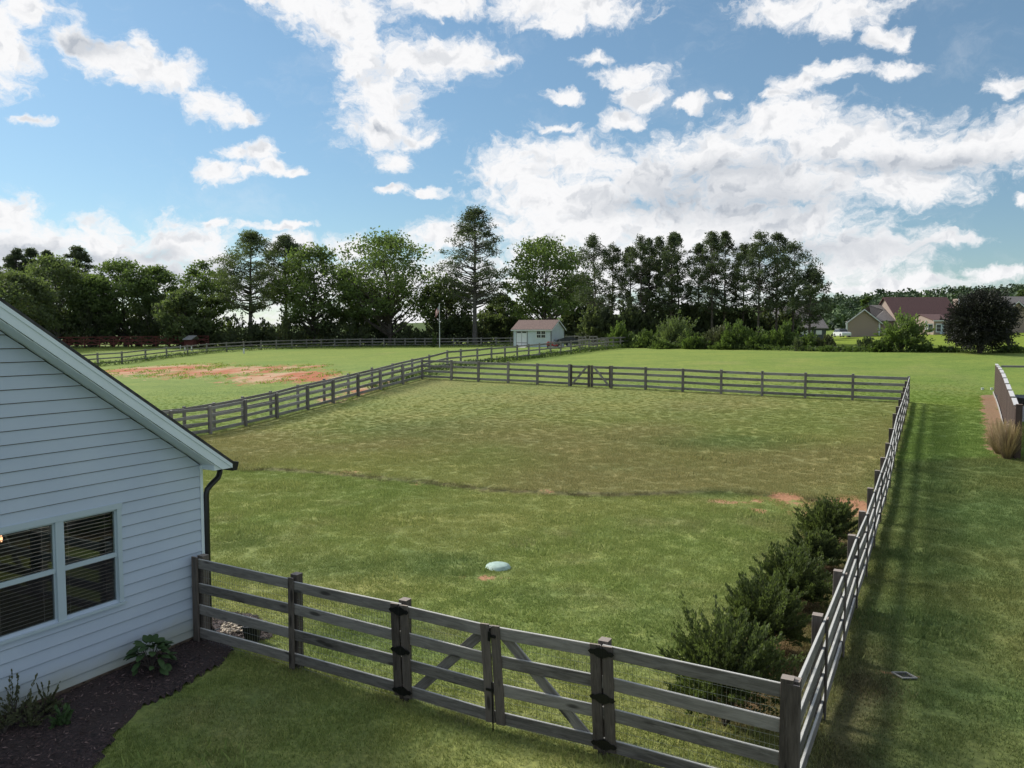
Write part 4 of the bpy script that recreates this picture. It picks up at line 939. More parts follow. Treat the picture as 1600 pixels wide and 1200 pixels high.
for r in range(5):
    for k in range(6): c = cloth((k + .6) / 12 * .8, (r + .7) / 13 * 1.2); mb.box(c - [0, .012, 0], (.045, .006, .045))
build(mb, 'stars', 'flagwhite', th, kind='stuff')

# ------------------------------------------------------------------ shed
A = at_y(861, 542, 98); zs = z1(A[0], A[1]) + .12; SLn, SDp, SH, SRz = 5.35, 3.9, 2.1, 3.2
sh = thing('garden_shed', 'white garden shed with brown shingle roof and double doors behind the fences', 'shed', (A[0], A[1], zs))
def S(a, d, z): p = np.array([A[0], A[1], 0]) + u * a + w * d; return np.array([p[0], p[1], zs + z])
mb = MB(); mb.prism([S(0, 0, -.3), S(0, SDp, -.3), S(0, SDp, SH), S(0, SDp / 2, SRz - .05), S(0, 0, SH)], u * SLn); build(mb, 'wall', 'shedwall', sh)
mb = MB()
for (a0, d0) in ((-.01, -.012), (SLn - .07, -.012)): mb.prism([S(a0, d0, -.1), S(a0 + .08, d0, -.1), S(a0 + .08, d0, SH - .02), S(a0, d0, SH - .02)], -w * .02)
for d0 in (0, SDp - .08): mb.prism([S(-.01, d0, -.1), S(-.01, d0 + .08, -.1), S(-.01, d0 + .08, SH - .02), S(-.01, d0, SH - .02)], -u * .02)
build(mb, 'corner_trim', 'shedtrim', sh)
slp = (SRz - SH) / (SDp / 2); ov = .22
for sg in (0, 1):
    f = (lambda d: d) if sg == 0 else (lambda d: SDp - d)
    mb = MB(); mb.prism([S(-ov, f(-ov), SH - ov * slp + .02), S(-ov, f(SDp / 2), SRz + .02), S(-ov, f(SDp / 2), SRz + .10), S(-ov, f(-ov), SH - ov * slp + .10)], u * (SLn + 2 * ov)); build(mb, 'roof', 'shedroof', sh)
    mb = MB(); mb.prism([S(-ov - .003, f(-ov), SH - ov * slp - .10), S(-ov - .003, f(SDp / 2), SRz - .10), S(-ov - .003, f(SDp / 2), SRz + .05), S(-ov - .003, f(-ov), SH - ov * slp + .05)], -u * .03); build(mb, 'rake_trim', 'white', sh)
mb = MB(); mb.prism([S(-ov, -ov - .003, SH - ov * slp - .07), S(-ov, -ov - .003, SH - ov * slp + .06), S(-ov, -ov - .03, SH - ov * slp + .06), S(-ov, -ov - .03, SH - ov * slp - .07)], u * (SLn + 2 * ov)); build(mb, 'eave_trim', 'white', sh)
def panel(a0, a1, z0, z1_, out, th_, name, mat, par): mb = MB(); mb.prism([S(a0, -out, z0), S(a1, -out, z0), S(a1, -out, z1_), S(a0, -out, z1_)], -w * th_); return build(mb, name, mat, par)
da0, da1 = 3.28, 4.92
panel(da0, da1, .0, 1.98, .004, .02, 'door_frame', 'shedtrim', sh)
for q0, q1 in ((da0 + .09, (da0 + da1) / 2 - .03), ((da0 + da1) / 2 + .03, da1 - .09)):
    dd = panel(q0, q1, .06, 1.88, .028, .03, 'door', 'white', sh); panel(q0, q1, .34, .42, .060, .012, 'door_rail', 'shedtrim', dd); panel(q0 + .05, q1 - .05, 1.62, 1.82, .060, .012, 'door_window', 'glass_dark', dd)
wn = panel(.72, 2.08, .98, 1.92, .004, .03, 'window', 'white', sh)
for a in (.80, 1.44):
    for z in (1.04, 1.48):
        for h in (0, 1): panel(a + h * .275, a + h * .275 + .25, z, z + .36, .037, .01, 'pane', 'glass_dark', wn)
mb = MB(); mb.prism([S(da0 - .1, -.03, -.02), S(da1 + .1, -.03, -.02), S(da1 + .2, -1.2, -.18), S(da0 - .2, -1.2, -.18)], (0, 0, -.08)); build(mb, 'ramp', 'wood_pale', sh)
mb = MB(); mb.prism([S(-.012, SDp / 2 - .16, 2.5), S(-.012, SDp / 2 + .16, 2.5), S(-.012, SDp / 2 + .16, 2.85), S(-.012, SDp / 2 - .16, 2.85)], -u * .03); build(mb, 'vent', 'white', sh)
# things kept beside the shed
def wheel(c, r, wd, axd, par, nm='wheel'):
    mb = MB(); axd = np.array(axd); mb.tube([c - axd * wd / 2, c + axd * wd / 2], r, 14); o = build(mb, nm, 'tyre', par); mb = MB(); mb.tube([c - axd * (wd / 2 + .01), c + axd * (wd / 2 + .01)], r * .5, 10); build(mb, 'rim', 'grate', o)
p = at_y(866, 545.5, 93); z = z1(p[0], p[1]); p[2] = z; mw = thing('riding_mower', 'red riding mower with dark seat parked right of the shed', 'mower', p)
mb = MB(); mb.prism([p + [-.9, -.3, .35], p + [-.1, -.3, .3], p + [-.1, -.3, .78], p + [-.75, -.3, .85], p + [-.92, -.3, .65]], (0, .6, 0)); build(mb, 'hood', 'mower_red', mw)
mb = MB(); mb.prism([p + [-.1, -.45, .28], p + [.85, -.45, .28], p + [.85, -.45, .55], p + [-.1, -.45, .4]], (0, .9, 0)); build(mb, 'body', 'mower_red', mw)
mb = MB(); mb.box(p + [.45, 0, .66], (.45, .45, .12)); mb.box(p + [.68, 0, .88], (.1, .45, .42)); build(mb, 'seat', 'machine', mw)
mb = MB(); mb.tube([p + [-.15, 0, .7], p + [.02, 0, 1.0]], .025, 6); mb.tube([p + [0, 0, 1.0], p + [.03, 0, 1.03]], .17, 10); build(mb, 'steering_wheel', 'machine', mw)
for a, r in ((-.65, .2), (.6, .27)):
    for s_g in (-.42, .42): wheel(p + [a, s_g, r], r, .2, (0, 1, 0), mw)
p = at_y(887, 543, 99); p[2] = z1(p[0], p[1]); th = thing('utility_trailer', 'dark covered utility trailer standing at the back corner of the shed', 'trailer', p)
mb = MB(); mb.prism([p + [-1.3, -.6, .5], p + [1.3, -.6, .5], p + [1.2, -.6, .95], p + [.4, -.6, 1.25], p + [-.5, -.6, 1.1], p + [-1.25, -.6, .9]], (0, 1.2, 0)); build(mb, 'cover', 'machine', th)
mb = MB(); mb.box(p + [0, 0, .45], (2.7, 1.25, .09)); mb.tube([p + [-1.3, 0, .45], p + [-2.1, 0, .42]], .04, 6); build(mb, 'chassis', 'machine', th)
for s_g in (-.7, .7): wheel(p + [.1, s_g, .3], .3, .18, (0, 1, 0), th)
def pallet(px, D, wd, hh, lab, mat='wood_pale'):
    p = at_y(px, 545, D); p[2] = z1(p[0], p[1]); th = thing('pallet', lab, 'pallet', p)
    for k in range(5): z = .1 + k * (hh - .15) / 4; board('slat', p + [-wd / 2, 0, z], p + [wd / 2, .25, z + .02], .13, .03, (0, 1, 0), mat, th)
    for a in (-wd / 2 + .05, 0, wd / 2 - .05): board('runner', p + [a, .06, .0], p + [a, .08, hh], .1, .04, (0, 1, 0), 'wood_far', th)
pallet(927, 89, .95, 1.45, 'pale wooden pallet standing on edge against the neighbour fence'); pallet(910, 92, .9, 1.35, 'greyer wooden pallet standing left of the pale one', 'wood_far'); pallet(945, 93, 1.0, 1.2, 'grey pallet leaning at the right end of the neighbour fence', 'wood_far')

# ------------------------------------------------------------------ houses far off
def gable_house(name, label, px0, px1, base_y, eave_y, peak_y, D, depth, wallm, roofm, ridge_along='y', gx=0, z_off=0):
    a, b_ = at_y(px0, base_y, D), at_y(px1, base_y, D); ze = at_y(px0, eave_y, D)[2]; zp = at_y(px0, peak_y, D)[2]; z0 = min(a[2], b_[2]); th = thing(name, label, 'house', ((a[0] + b_[0]) / 2, D, z0))
    return th, a, b_, z0, ze, zp
def gable_block(th, x0, x1, y0, depth, z0, ze, zp, wallm, roofm, ov=.4, axis_='y', hip=False, trim=True):
    mb = MB(); xm = (x0 + x1) / 2; dvx = xm / y0 * 1.08
    if axis_ == 'y':
        mb.prism([(x0, y0, z0 - 1.5), (x1, y0, z0 - 1.5), (x1, y0, ze), (xm, y0, zp - .05), (x0, y0, ze)], (dvx * depth, depth, 0)); build(mb, 'wall', wallm, th)
        sl = (zp - ze) / (xm - x0)
        for s0, s1 in ((x0, xm), (x1, xm)):
            o = -ov if s0 < s1 else ov; mb = MB(); mb.prism([(s0 + o, y0 - ov, ze - ov * sl + .03), (s1, y0 - ov, zp + .03), (s1, y0 - ov, zp + .2), (s0 + o, y0 - ov, ze - ov * sl + .2)], (dvx * (depth + 2 * ov), depth + 2 * ov, 0)); build(mb, 'roof', roofm, th)
            if trim: mb = MB(); mb.prism([(s0 + o, y0 - ov - .01, ze - ov * sl - .1), (s1, y0 - ov - .01, zp - .1), (s1, y0 - ov - .01, zp + .12), (s0 + o, y0 - ov - .01, ze - ov * sl + .12)], (0, -.06, 0)); build(mb, 'rake_trim', 'white', th)
        if trim:
            for x in (x0, x1): mb = MB(); mb.box((x, y0 - .04, (z0 + ze) / 2), (.28, .08, ze - z0)); build(mb, 'corner_board', 'white', th)
    else:
        ym = y0 + depth / 2; ins = .0
        mb.prism([(x0, y0, z0 - 1.5), (x0, y0 + depth, z0 - 1.5), (x0, y0 + depth, ze), (x0, ym, zp - .05), (x0, y0, ze)], (x1 - x0, 0, 0)) if not hip else mb.box((xm, ym, (z0 - 1.5 + ze) / 2), (x1 - x0, depth, ze - z0 + 1.5))
        build(mb, 'wall', wallm, th); h = (depth / 2 if hip else -ov); hl = ov
        sl = (zp - ze) / (depth / 2); zo = ze - ov * sl
        for sg in (0, 1):
            yy = y0 - ov if sg == 0 else y0 + depth + ov
            mb = MB(); A1 = [(x0 - ov, yy, zo), (x1 + ov, yy, zo), (x1 + ov if not hip else x1 - h, ym, zp), (x0 - ov if not hip else x0 + h, ym, zp)]
            mb.prism([np.array(q) + [0, 0, .03] for q in A1], (0, 0, .16)); build(mb, 'roof', roofm, th)
        if hip:
            for xe, xh in ((x0 - ov, x0 + h), (x1 + ov, x1 - h)): mb = MB(); mb.prism([np.array(q) + [0, 0, .03] for q in [(xe, y0 - ov, zo), (xe, y0 + depth + ov, zo), (xh, ym, zp)]], (0, 0, .16)); build(mb, 'roof', roofm, th)
        if trim: mb = MB(); mb.box((xm, y0 - ov - .03, zo + .02), (x1 - x0 + 2 * ov, .05, .22)); build(mb, 'eave_trim', 'white', th)
def win(th, x, y, z, ww, hh, rows=2, mat='glass_dark'):
    mb = MB(); mb.box((x, y - .05, z), (ww + .3, .08, hh + .3)); fo = build(mb, 'window', 'white', th)
    for k in range(rows): mb = MB(); mb.box((x, y - .10, z - hh / 2 + (k + .5) * hh / rows), (ww, .03, hh / rows - .08)); build(mb, 'pane', mat, fo)
def X(px, D): return (px - CX) / F * D * math.cos(PIT) if False else at_y(px, 510, D)[0]
def Zz(py, D): return at_y(1400, py, D)[2]
D = 150; zb = Zz(524, D)
th = thing('house', 'tan gable end house with a plain windowless wall and white trim', 'house', (X(1348, D), D, zb)); gable_block(th, X(1323, D), X(1374, D), D, 14, zb, Zz(503.5, D), Zz(484, D), 'brick_tan', 'roof_grey')
gable_block(th, X(1365, 158), X(1425, 158), 158, 12, zb, Zz(501, 158), Zz(476.5, 158), 'brick_tan', 'roof_grey', axis_='x', hip=True, trim=False)
D = 152; zb = Zz(521, D); th = thing('house', 'long tan house with a broad red brown roof and small front wing', 'house', (X(1455, D), D, zb))
gable_block(th, X(1398, 158), X(1494, 158), 156, 13, zb, Zz(503, 156), Zz(465.5, 162), 'brick_tan', 'roof_red', axis_='x', trim=False)
gable_block(th, X(1446, D), X(1474, D), D - 3, 10, zb, Zz(501, D - 3), Zz(492, D), 'brick_tan', 'roof_red', axis_='x', trim=True, ov=.2)
gable_block(th, X(1477, D), X(1522, D), D - 4, 14, zb, Zz(501, D - 4), Zz(481, D - 4), 'brick_tan', 'roof_red', axis_='y', ov=.3)
mb = MB(); cx0, cx1 = X(1492, 160), X(1504, 160); mb.box(((cx0 + cx1) / 2, 160, Zz(478, 160)), (cx1 - cx0, 2.2, Zz(467, 160) - Zz(489, 160))); ch = build(mb, 'chimney', 'brick_tan', th)
for xx in (cx0, cx1): mb = MB(); mb.box((xx, 158.88, Zz(478, 160)), (.22, .1, Zz(467, 160) - Zz(489, 160))); build(mb, 'corner_board', 'white', ch)
for xx in (1453.5, 1466.5): win(th, X(xx, D - 3), D - 3, Zz(512.5, D - 3), .75, 1.35)
win(th, X(1436, 156), 156, Zz(508, 156), 1.4, .9)
mb = MB(); mb.box((X(1446.5, D - 3), D - 3.06, (zb + Zz(501, D - 3)) / 2), (.22, .08, Zz(501, D - 3) - zb)); build(mb, 'corner_board', 'white', th)
mb = MB(); mb.box((X(1472, D - 3), D - 3.06, Zz(514, D - 3)), (.8, .1, 1.9)); build(mb, 'door', 'vinyl', th)
D = 128; zb = Zz(533, D); th = thing('house', 'low dark blue grey house with pale windows behind the pines', 'house', (X(1268, D), D, zb))
gable_block(th, X(1238, D), X(1291, D), D, 7, zb, Zz(512.5, D), Zz(493, D + 3), 'wall_grey', 'roof_grey', axis_='x', ov=.3, trim=False)
for xx in (1251, 1263.5, 1279.5): win(th, X(xx, D), D, Zz(519.5, D), .65, .38, 1, 'white')
gable_block(th, X(1215, 140), X(1268, 140), 140, 9, zb, Zz(496, 140), Zz(480, 144), 'wall_grey', 'roof_grey', axis_='x', ov=.3, trim=False)
D = 155; zb = Zz(525, D); th = thing('house', 'brown gabled house with grey roof at the right edge of the view', 'house', (X(1588, D), D, zb))
gable_block(th, X(1570, D), X(1606, D), D, 12, zb, Zz(488, D), Zz(471.5, D), 'brick_tan', 'roof_grey'); gable_block(th, X(1575, 162), X(1660, 162), 162, 12, zb, Zz(488, 162), Zz(464, 166), 'brick_tan', 'roof_grey', axis_='x', trim=False)
D = 140; zb = Zz(532, D); th = thing('house', 'blue grey building half hidden by the dark trees right of the shed', 'house', (X(935, D), D, zb))
gable_block(th, X(912, D), X(951, D), D, 8, zb, Zz(524, D), Zz(512, D + 3), 'wall_grey', 'roof_grey', axis_='x', ov=.4, trim=True)
# parked white car
p = np.array([X(1316, 146), 146, Zz(526.5, 146)]); RQ = lambda a: p + np.array([a[1], a[0], a[2]]); th = thing('parked_car', 'small white car parked left of the windowless tan house', 'car', p)
mb = MB(); mb.prism([RQ(a) for a in [(-2, -.85, .25), (2, -.85, .25), (2.05, -.85, .9), (-.9, -.85, .95), (-1.95, -.85, .82), (-2.05, -.85, .6)]], (1.7, 0, 0)); build(mb, 'body', 'carwhite', th)
mb = MB(); mb.hexa([RQ(a) for a in [(-1.0, -.8, .9), (1.9, -.8, .9), (1.9, .8, .9), (-1.0, .8, .9), (-.35, -.65, 1.45), (1.6, -.65, 1.45), (1.6, .65, 1.45), (-.35, .65, 1.45)]]); build(mb, 'cabin', 'glass_dark', th)
mb = MB(); mb.box(RQ((.65, 0, 1.47)), (1.32, 2.0, .05)); build(mb, 'roof', 'carwhite', th)
for q in (-.62, .62): mb = MB(); mb.box(RQ((-2.07, q, .66)), (.3, .05, .12)); build(mb, 'headlight', 'trim', th)
for a in (-1.3, 1.3):
    for s_g in (-.8, .8): wheel(RQ((a, s_g, .32)), .32, .2, (1, 0, 0), th)
# little roofed well by the red fence
p = at_y(298, 545, 131); p[2] = z1(p[0], p[1]) + .5; th = thing('playhouse', 'small red playhouse with a pale sloping roof at the end of the red fence', 'playhouse', p)
mb = MB(); p[2] -= .45; mb.box(p + [0, 0, .75], (1.5, 1.2, 1.1)); build(mb, 'wall', 'wood_red', th)
mb = MB(); mb.prism([p + [-1.0, -.9, 1.35], p + [.5, -.9, 1.35], p + [1.0, .2, 2.0], p + [-.4, .2, 2.0]], (0, 0, .08)); mb.prism([p + [-.4, .2, 2.0], p + [1.0, .2, 2.0], p + [1.0, 1.1, 1.4], p + [-.4, 1.1, 1.4]], (0, 0, .08)); build(mb, 'roof', 'gravel', th)
for a in (-.7, .7): board('post', p + [a, -.8, -.2], p + [a, -.75, 1.35], .1, .1, (0, 1, 0), 'wood_red', th)

# ------------------------------------------------------------------ brown fence at right
B0 = at_y(1589, 716, 26.6); B1 = at_y(1556.5, 617, 47); bd = (B1 - B0)[:2]; bl = np.linalg.norm(bd); bd = np.array([*(bd / bl), 0]); bn = np.array([bd[1], -bd[0], 0])
bf = thing('picket_fence', 'brown close boarded fence with pale capping at the right edge', 'fence', (B0[0], B0[1], pz(B0)))
nseg = 9
for i in range(nseg + 1):
    q = np.array([B0[0], B0[1], 0]) + bd * bl * i / nseg; z = pz(q); board('post', [q[0], q[1], z - .2], [q[0], q[1], z + (1.86 if i == 0 else 1.74)], .14 if i else .2, .14 if i else .2, bn, 'wood_brown', bf)
    if i < nseg:
        r = np.array([B0[0], B0[1], 0]) + bd * bl * (i + 1) / nseg; zr = pz(r)
        board('cap_board', np.array([q[0], q[1], z + 1.79]) + bd * .35 - bn * .06, np.array([r[0], r[1], zr + 1.79]) - bd * .4 - bn * .06, .16, .035, (0, 0, 1), 'wood_pale', bf)
        board('kick_board', np.array([q[0], q[1], z + .07]) - bn * .16, np.array([r[0], r[1], zr + .07]) - bn * .16, .14, .03, bn, 'wood_pale', bf)
npk = int(bl / .155)
for i in range(npk):
    q = np.array([B0[0], B0[1], 0]) + bd * (.12 + i * .155) - bn * .10; z = pz(q); board('picket', [q[0], q[1], z + .02], [q[0], q[1], z + 1.7], .14, .022, bn, 'wood_brown', bf)
for P_, zt_, lab in ((B1, 1.65, 'thin pale rail fence leading right from the far end of the brown fence'), (B0, .12, 'low rail leading right from the near end post of the brown fence')):
    q = np.array([P_[0], P_[1], 0]); th = thing('rail_fence', lab, 'fence', (q[0] + 2, q[1], pz(q)))
    for k in range(4):
        a = q + bn * 2.4 * k + bn * .2; b_ = q + bn * 2.4 * (k + 1); board('rail', [a[0], a[1], pz(a) + zt_], [b_[0], b_[1], pz(b_) + zt_], .12, .04, bd, 'wood_pale', th)
        board('post', [b_[0], b_[1], pz(b_) - .1], [b_[0], b_[1], pz(b_) + 1.7], .1, .1, bd, 'wood_brown', th)
# paved corner behind it
gq = [ground(px, py)[:2] for px, py in [(1590, 632), (1640, 632), (1665, 662), (1592, 660)]]
poly_sheet(np.array(gq), 'gravel_patch', 'gravel', .03, .25, .01)
a = ground(1612, 634); th = thing('covered_bed', 'low black covered rectangular bed on the gravel behind the brown fence', 'garden bed', a)
mb = MB(); mb.box(a + [.4, .8, .22], (1.9, 2.6, .36)); build(mb, 'cover', 'cover', th); mb = MB(); mb.box(a + [.4, -.56, .2], (2.0, .06, .14)); build(mb, 'edge', 'white', th)

# ------------------------------------------------------------------ vegetation generators
def tree(kind, P, H, Wd, seed, label, mat, name='broadleaf_tree', cat='tree', crown_lo=.28, nclus=46, per=130, lsize=.36, bark='bark', group=None, flat=.62, shape=1.0, trunk_r=None):
    rs = RS(seed); rd = random.Random(seed); th = thing(name, label, cat, P, group); P = np.array(P, float); R = Wd / 2
    mb = MB(); tr_ = trunk_r or max(.16, H * .019); topz = H * (.97 if kind == 'pine' else .72)
    bend = rs.normal(size=2) * .025 * H; spine = lambda f: P + np.array([bend[0] * f * f, bend[1] * f * f, topz * f - .2 * (f == 0)])
    fs = np.linspace(0, 1, 9); mb.tube([spine(f) for f in fs], [tr_ * (1.25 if f == 0 else (1 - .86 * f)) for f in fs], 8)
    cents = []; rads = []
    lo = crown_lo * H; hc = H - lo
    for i in range(nclus):
        if kind == 'pine':
            f = rs.rand() ** .85; zz = lo + hc * f * .96; prof = (math.sin(math.pi * min(1, (f * .86 + .14))) ** .6) * (1 - .42 * f ** 3); r = R * prof * rs.uniform(.35, 1.0); cr = R * rs.uniform(.18, .32) * shape
        else:
            f = rs.rand(); zz = lo + hc * (.06 + .88 * f); prof = math.sqrt(max(.02, 1 - (2 * f * .97 - .93) ** 2)) if f > .45 else (.66 + .76 * f); r = R * min(1, prof) * (rs.rand() ** .38) * .86; cr = R * rs.uniform(.20, .36) * shape
        a = rs.rand() * 6.283; c = P + np.array([r * math.cos(a), r * math.sin(a), zz]); c[:2] += bend * min(1, zz / topz) ** 2
        cents.append(c); rads.append(cr)
        sf = max(.12, min(.98, (zz - (r * (.35 if kind == 'pine' else .75))) / topz)); s0 = spine(sf); mid = (s0 + c) / 2 + np.array([0, 0, -.05 * r]) + rs.normal(size=3) * .04 * r
        b0 = tr_ * (1 - .8 * sf) * (.5 if kind == 'pine' else .6); mb.tube([s0, mid, c], [b0, b0 * .6, b0 * .2], 5, cap=False)
    build(mb, 'trunk', bark, th)
    C = []; T = []
    for c, cr in zip(cents, rads):
        n = int(per * (cr / (R * .24)) ** 1.5); d = rs.normal(size=(n, 3)); d /= np.linalg.norm(d, axis=1)[:, None]; rr = rs.rand(n) ** .45
        # the cluster is itself made of a few ragged lobes
        lob = rs.normal(size=(6, 3)); lob /= np.linalg.norm(lob, axis=1)[:, None]; near = (d @ lob.T).max(1); rr = rr * (.55 + .6 * np.clip(near, 0, 1) ** 2)
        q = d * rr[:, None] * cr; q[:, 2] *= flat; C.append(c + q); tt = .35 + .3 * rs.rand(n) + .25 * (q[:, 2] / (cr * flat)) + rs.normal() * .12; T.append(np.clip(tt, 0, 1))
    C = np.concatenate(C); T = np.concatenate(T)
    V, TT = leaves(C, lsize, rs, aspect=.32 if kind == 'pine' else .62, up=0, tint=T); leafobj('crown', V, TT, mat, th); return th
def shrub(P, H, Wd, seed, label, mat, nsh=70, per=60, lsize=.06, name='shrub', cat='shrub', group=None, stems=7, base=.12, spread=1.0, upb=.55, rough=.25, aspect=.45, bark='bark', depth=None, elmin=-.08, lobes=11, lob=.30, lr=(.72, 1.08)):
    rs = RS(seed); th = thing(name, label, cat, P, group); P = np.array(P, float); R = Wd / 2; mb = MB(); C = []; Dr = []; T = []; Ry = (depth or Wd) / 2
    LB = []
    for k in range(lobes):
        a = (k + rs.rand() * .8) / lobes * 6.283 * 2.4; e_ = math.asin(rs.uniform(elmin, 1)); LB.append((np.array([math.cos(a) * math.cos(e_), math.sin(a) * math.cos(e_), math.sin(e_)]), rs.uniform(*lr)))
    for i in range(nsh):
        a = rs.rand() * 6.283; el_ = math.asin(rs.uniform(elmin, 1)); d = np.array([math.cos(a) * math.cos(el_), math.sin(a) * math.cos(el_), math.sin(el_)])
        lf = 1.0
        if rs.rand() < .85: dl, lf = LB[rs.randint(len(LB))]; d = dl + rs.normal(size=3) * lob; d /= np.linalg.norm(d); lf *= .82 + .18 * max(0, float(d @ dl)) ** 4; d[2] = max(d[2], elmin)
        st_ = P + np.array([0, 0, H * base]) + np.array([rs.normal() * R * .15, rs.normal() * Ry * .15, 0]); ln = lf * (1 + rs.normal() * rough * .35)
        if rs.rand() < .12: ln *= 1.12
        tip = st_ + d * np.array([R, Ry, H * (1 - base) if d[2] > 0 else H * base]) * ln; mid = (st_ + tip) / 2 + np.array([0, 0, -H * .04]); tt = rs.beta(2.2, 1.1, per)[:, None]
        q = (1 - tt) ** 2 * st_ + 2 * tt * (1 - tt) * mid + tt ** 2 * tip
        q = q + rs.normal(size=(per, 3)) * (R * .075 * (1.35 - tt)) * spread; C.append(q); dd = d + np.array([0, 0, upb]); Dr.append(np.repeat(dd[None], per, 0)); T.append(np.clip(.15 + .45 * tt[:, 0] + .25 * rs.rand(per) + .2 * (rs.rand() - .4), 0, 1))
        if i < stems * 3: mb.tube([P + np.array([rs.normal() * .03 * R, rs.normal() * .03 * R, -.05]), st_ + d * .12 * R, mid, tip], [max(.008, R * .022), max(.006, R * .016), R * .008, R * .003], 5, cap=False)
    build(mb, 'stems', bark, th); C = np.concatenate(C); Dr = np.concatenate(Dr); T = np.concatenate(T)
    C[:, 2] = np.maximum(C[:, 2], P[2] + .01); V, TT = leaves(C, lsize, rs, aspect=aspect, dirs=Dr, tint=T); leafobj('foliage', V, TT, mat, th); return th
# --- five bushes along the right fence
bl_ = [(1134, 1133, 1.55, 1.42, 'nearest dark evergreen bush by the right fence, just behind the near board fence'),
       (1192, 1022, 1.30, 1.30, 'second evergreen bush from the front fence, darkest and round, by the right fence'),
       (1236, 950, 1.12, 1.45, 'middle evergreen bush of the row, with pale upright twigs on top'),
       (1272, 893, .92, 1.2, 'fourth bush of the row, leaning left below the farthest one'),
       (1294, 853, 1.10, 1.35, 'farthest evergreen bush of the row, beside the orange soil')]
for k, (px, py, H, Wd, lab) in enumerate(bl_):
    g0 = ground(px, py); g0[2] = z1(g0[0], g0[1]); shrub(g0, H, Wd, 20 + k, lab, 'yard_bush', nsh=210, per=115, lsize=.052, name='evergreen_bush', cat='bush', group='evergreen bushes along the right fence', rough=.3, upb=.9, base=.34, stems=6, elmin=-.25, spread=.8, lobes=[22, 16, 18, 13, 19][k], lob=[.30, .32, .36, .3, .28][k], lr=(.84, 1.05))
# --- beside the house
g0 = ground(236, 1052); g0[2] = z1(g0[0], g0[1]) + .04; hy = thing('hydrangea', 'leafy dark green hydrangea in the mulch against the white wall', 'plant', g0)
lm = MB(); n = 7; v = []; f = []
for i in range(n):
    t_ = i / (n - 1); wd = .36 * math.sin(math.pi * min(1, t_ * .92 + .04)) ** .8 * (1 - .2 * t_); dz = -.35 * t_ * t_
    v += [(t_, -wd, dz + .06 * abs(wd)), (t_, 0, dz), (t_, wd, dz + .06 * abs(wd))]
for i in range(n - 1):
    for k in (0, 1): f.append((3 * i + k, 3 * i + k + 1, 3 * i + 3 + k + 1, 3 * i + 3 + k))
lm.add(v, f); lme = lm.mesh('leaf', True); at = lme.attributes.new('tint', 'FLOAT', 'POINT'); at.data.foreach_set('value', np.linspace(.3, .6, len(v)).astype(np.float32)); lme.materials.append(M['hydrangea'])
rj = random.Random(12); smb = MB()
for k in range(95):
    a = rj.uniform(0, 6.283); e = rj.uniform(.1, 1.45); R_ = .25; p = g0 + np.array([math.cos(a) * math.cos(e) * R_, math.sin(a) * math.cos(e) * R_, .06 + math.sin(e) * .34])
    s = rj.uniform(.10, .17); mw = Matrix.Translation(Vector(p)) @ Matrix.Rotation(a + rj.uniform(-.5, .5), 4, 'Z') @ Matrix.Rotation(-e * .55 + rj.uniform(-.1, .5), 4, 'Y') @ Matrix.Rotation(rj.uniform(-.5, .5), 4, 'X') @ Matrix.Scale(s, 4)
    link('leaf', lme, None, hy, mw)
    if k % 4 == 0: smb.tube([g0, g0 * .5 + p * .5 + [0, 0, .04], p], .005, 5, cap=False)
build(smb, 'stems', 'bark', hy)
for k, (px, py, H, Wd, mt, lab, ls) in enumerate([(22, 1128, .62, .50, 'bronze_leaf', 'tall thin olive green shrub in the bed at the left picture edge', .045), (48, 1138, .40, .45, 'bronze_leaf', 'low olive shrub beside the tall thin one in the bed', .045), (72, 1118, .42, .35, 'bronze_leaf', 'small bronze leaved shrub nearest the wall in the bed', .05), (98, 1137, .26, .30, 'hydrangea', 'small bright green leafy plant in the mulch, rightmost of the low plants', .10), (4, 1150, .5, .5, 'bronze_leaf', 'dull green shrub cut off by the left picture edge', .045)]):
    g0 = ground(px, py); g0[2] = z1(g0[0], g0[1]) + .04; shrub(g0, H, Wd, 60 + k, lab, mt, nsh=26 if k < 3 else 22, per=26 if ls < .08 else 6, lsize=ls, name='bed_plant', cat='plant', rough=.5, spread=.6)
def fence_grass(pts, nn, per, hh, wd, seed, label):
    rs = RS(seed); o_ = []
    for a, b_ in zip(pts[:-1], pts[1:]):
        n = int(per * np.linalg.norm((b_ - a)[:2])); t_ = rs.rand(n); q = rs.normal(size=n) * wd; x = a[0] + (b_[0] - a[0]) * t_ + nn[0] * q; y = a[1] + (b_[1] - a[1]) * t_ + nn[1] * q
        cl_ = vnoise(x, y, .5, 3, seed); k = cl_ > .42; x, y, cl_ = x[k], y[k], cl_[k]; h = hh * (cl_ - .3) * 2.4 * rs.uniform(.5, 1, len(x)); z = zt(x, y)
        base = np.stack([x, y, z - .01], 1); tip = base + np.stack([rs.normal(size=len(x)) * h * .45, rs.normal(size=len(x)) * h * .45, h + .01], 1); an = rs.rand(len(x)) * 6.28; wv = np.stack([np.cos(an), np.sin(an), 0 * an], 1) * .004
        o_.append((np.stack([base - wv, base + wv, tip + wv * .3, tip - wv * .3], 1).reshape(-1, 3), np.repeat(rs.uniform(.3, 1, len(x)), 4)))
    o = leafobj('long_grass', np.concatenate([q[0] for q in o_]), np.concatenate([q[1] for q in o_]), 'longgrass', None, 'stuff'); tag(o, label, 'grass')
M['longgrass'] = leafmat('long_grass_blade', (.10, .13, .05), (.38, .36, .18), .3)
fence_grass(front[::-1], w, 900, .09, .10, 801, 'longer pale grass left uncut along the foot of the near fence')
fence_grass(rp, nrm, 420, .09, .12, 802, 'longer grass left uncut along the foot of the long right fence')
fence_grass(lp[:9], nrm, 200, .14, .15, 803, 'longer grass along the foot of the left yard fence')
fence_grass(fp, w, 200, .12, .15, 804, 'longer grass along the foot of the far yard fence')
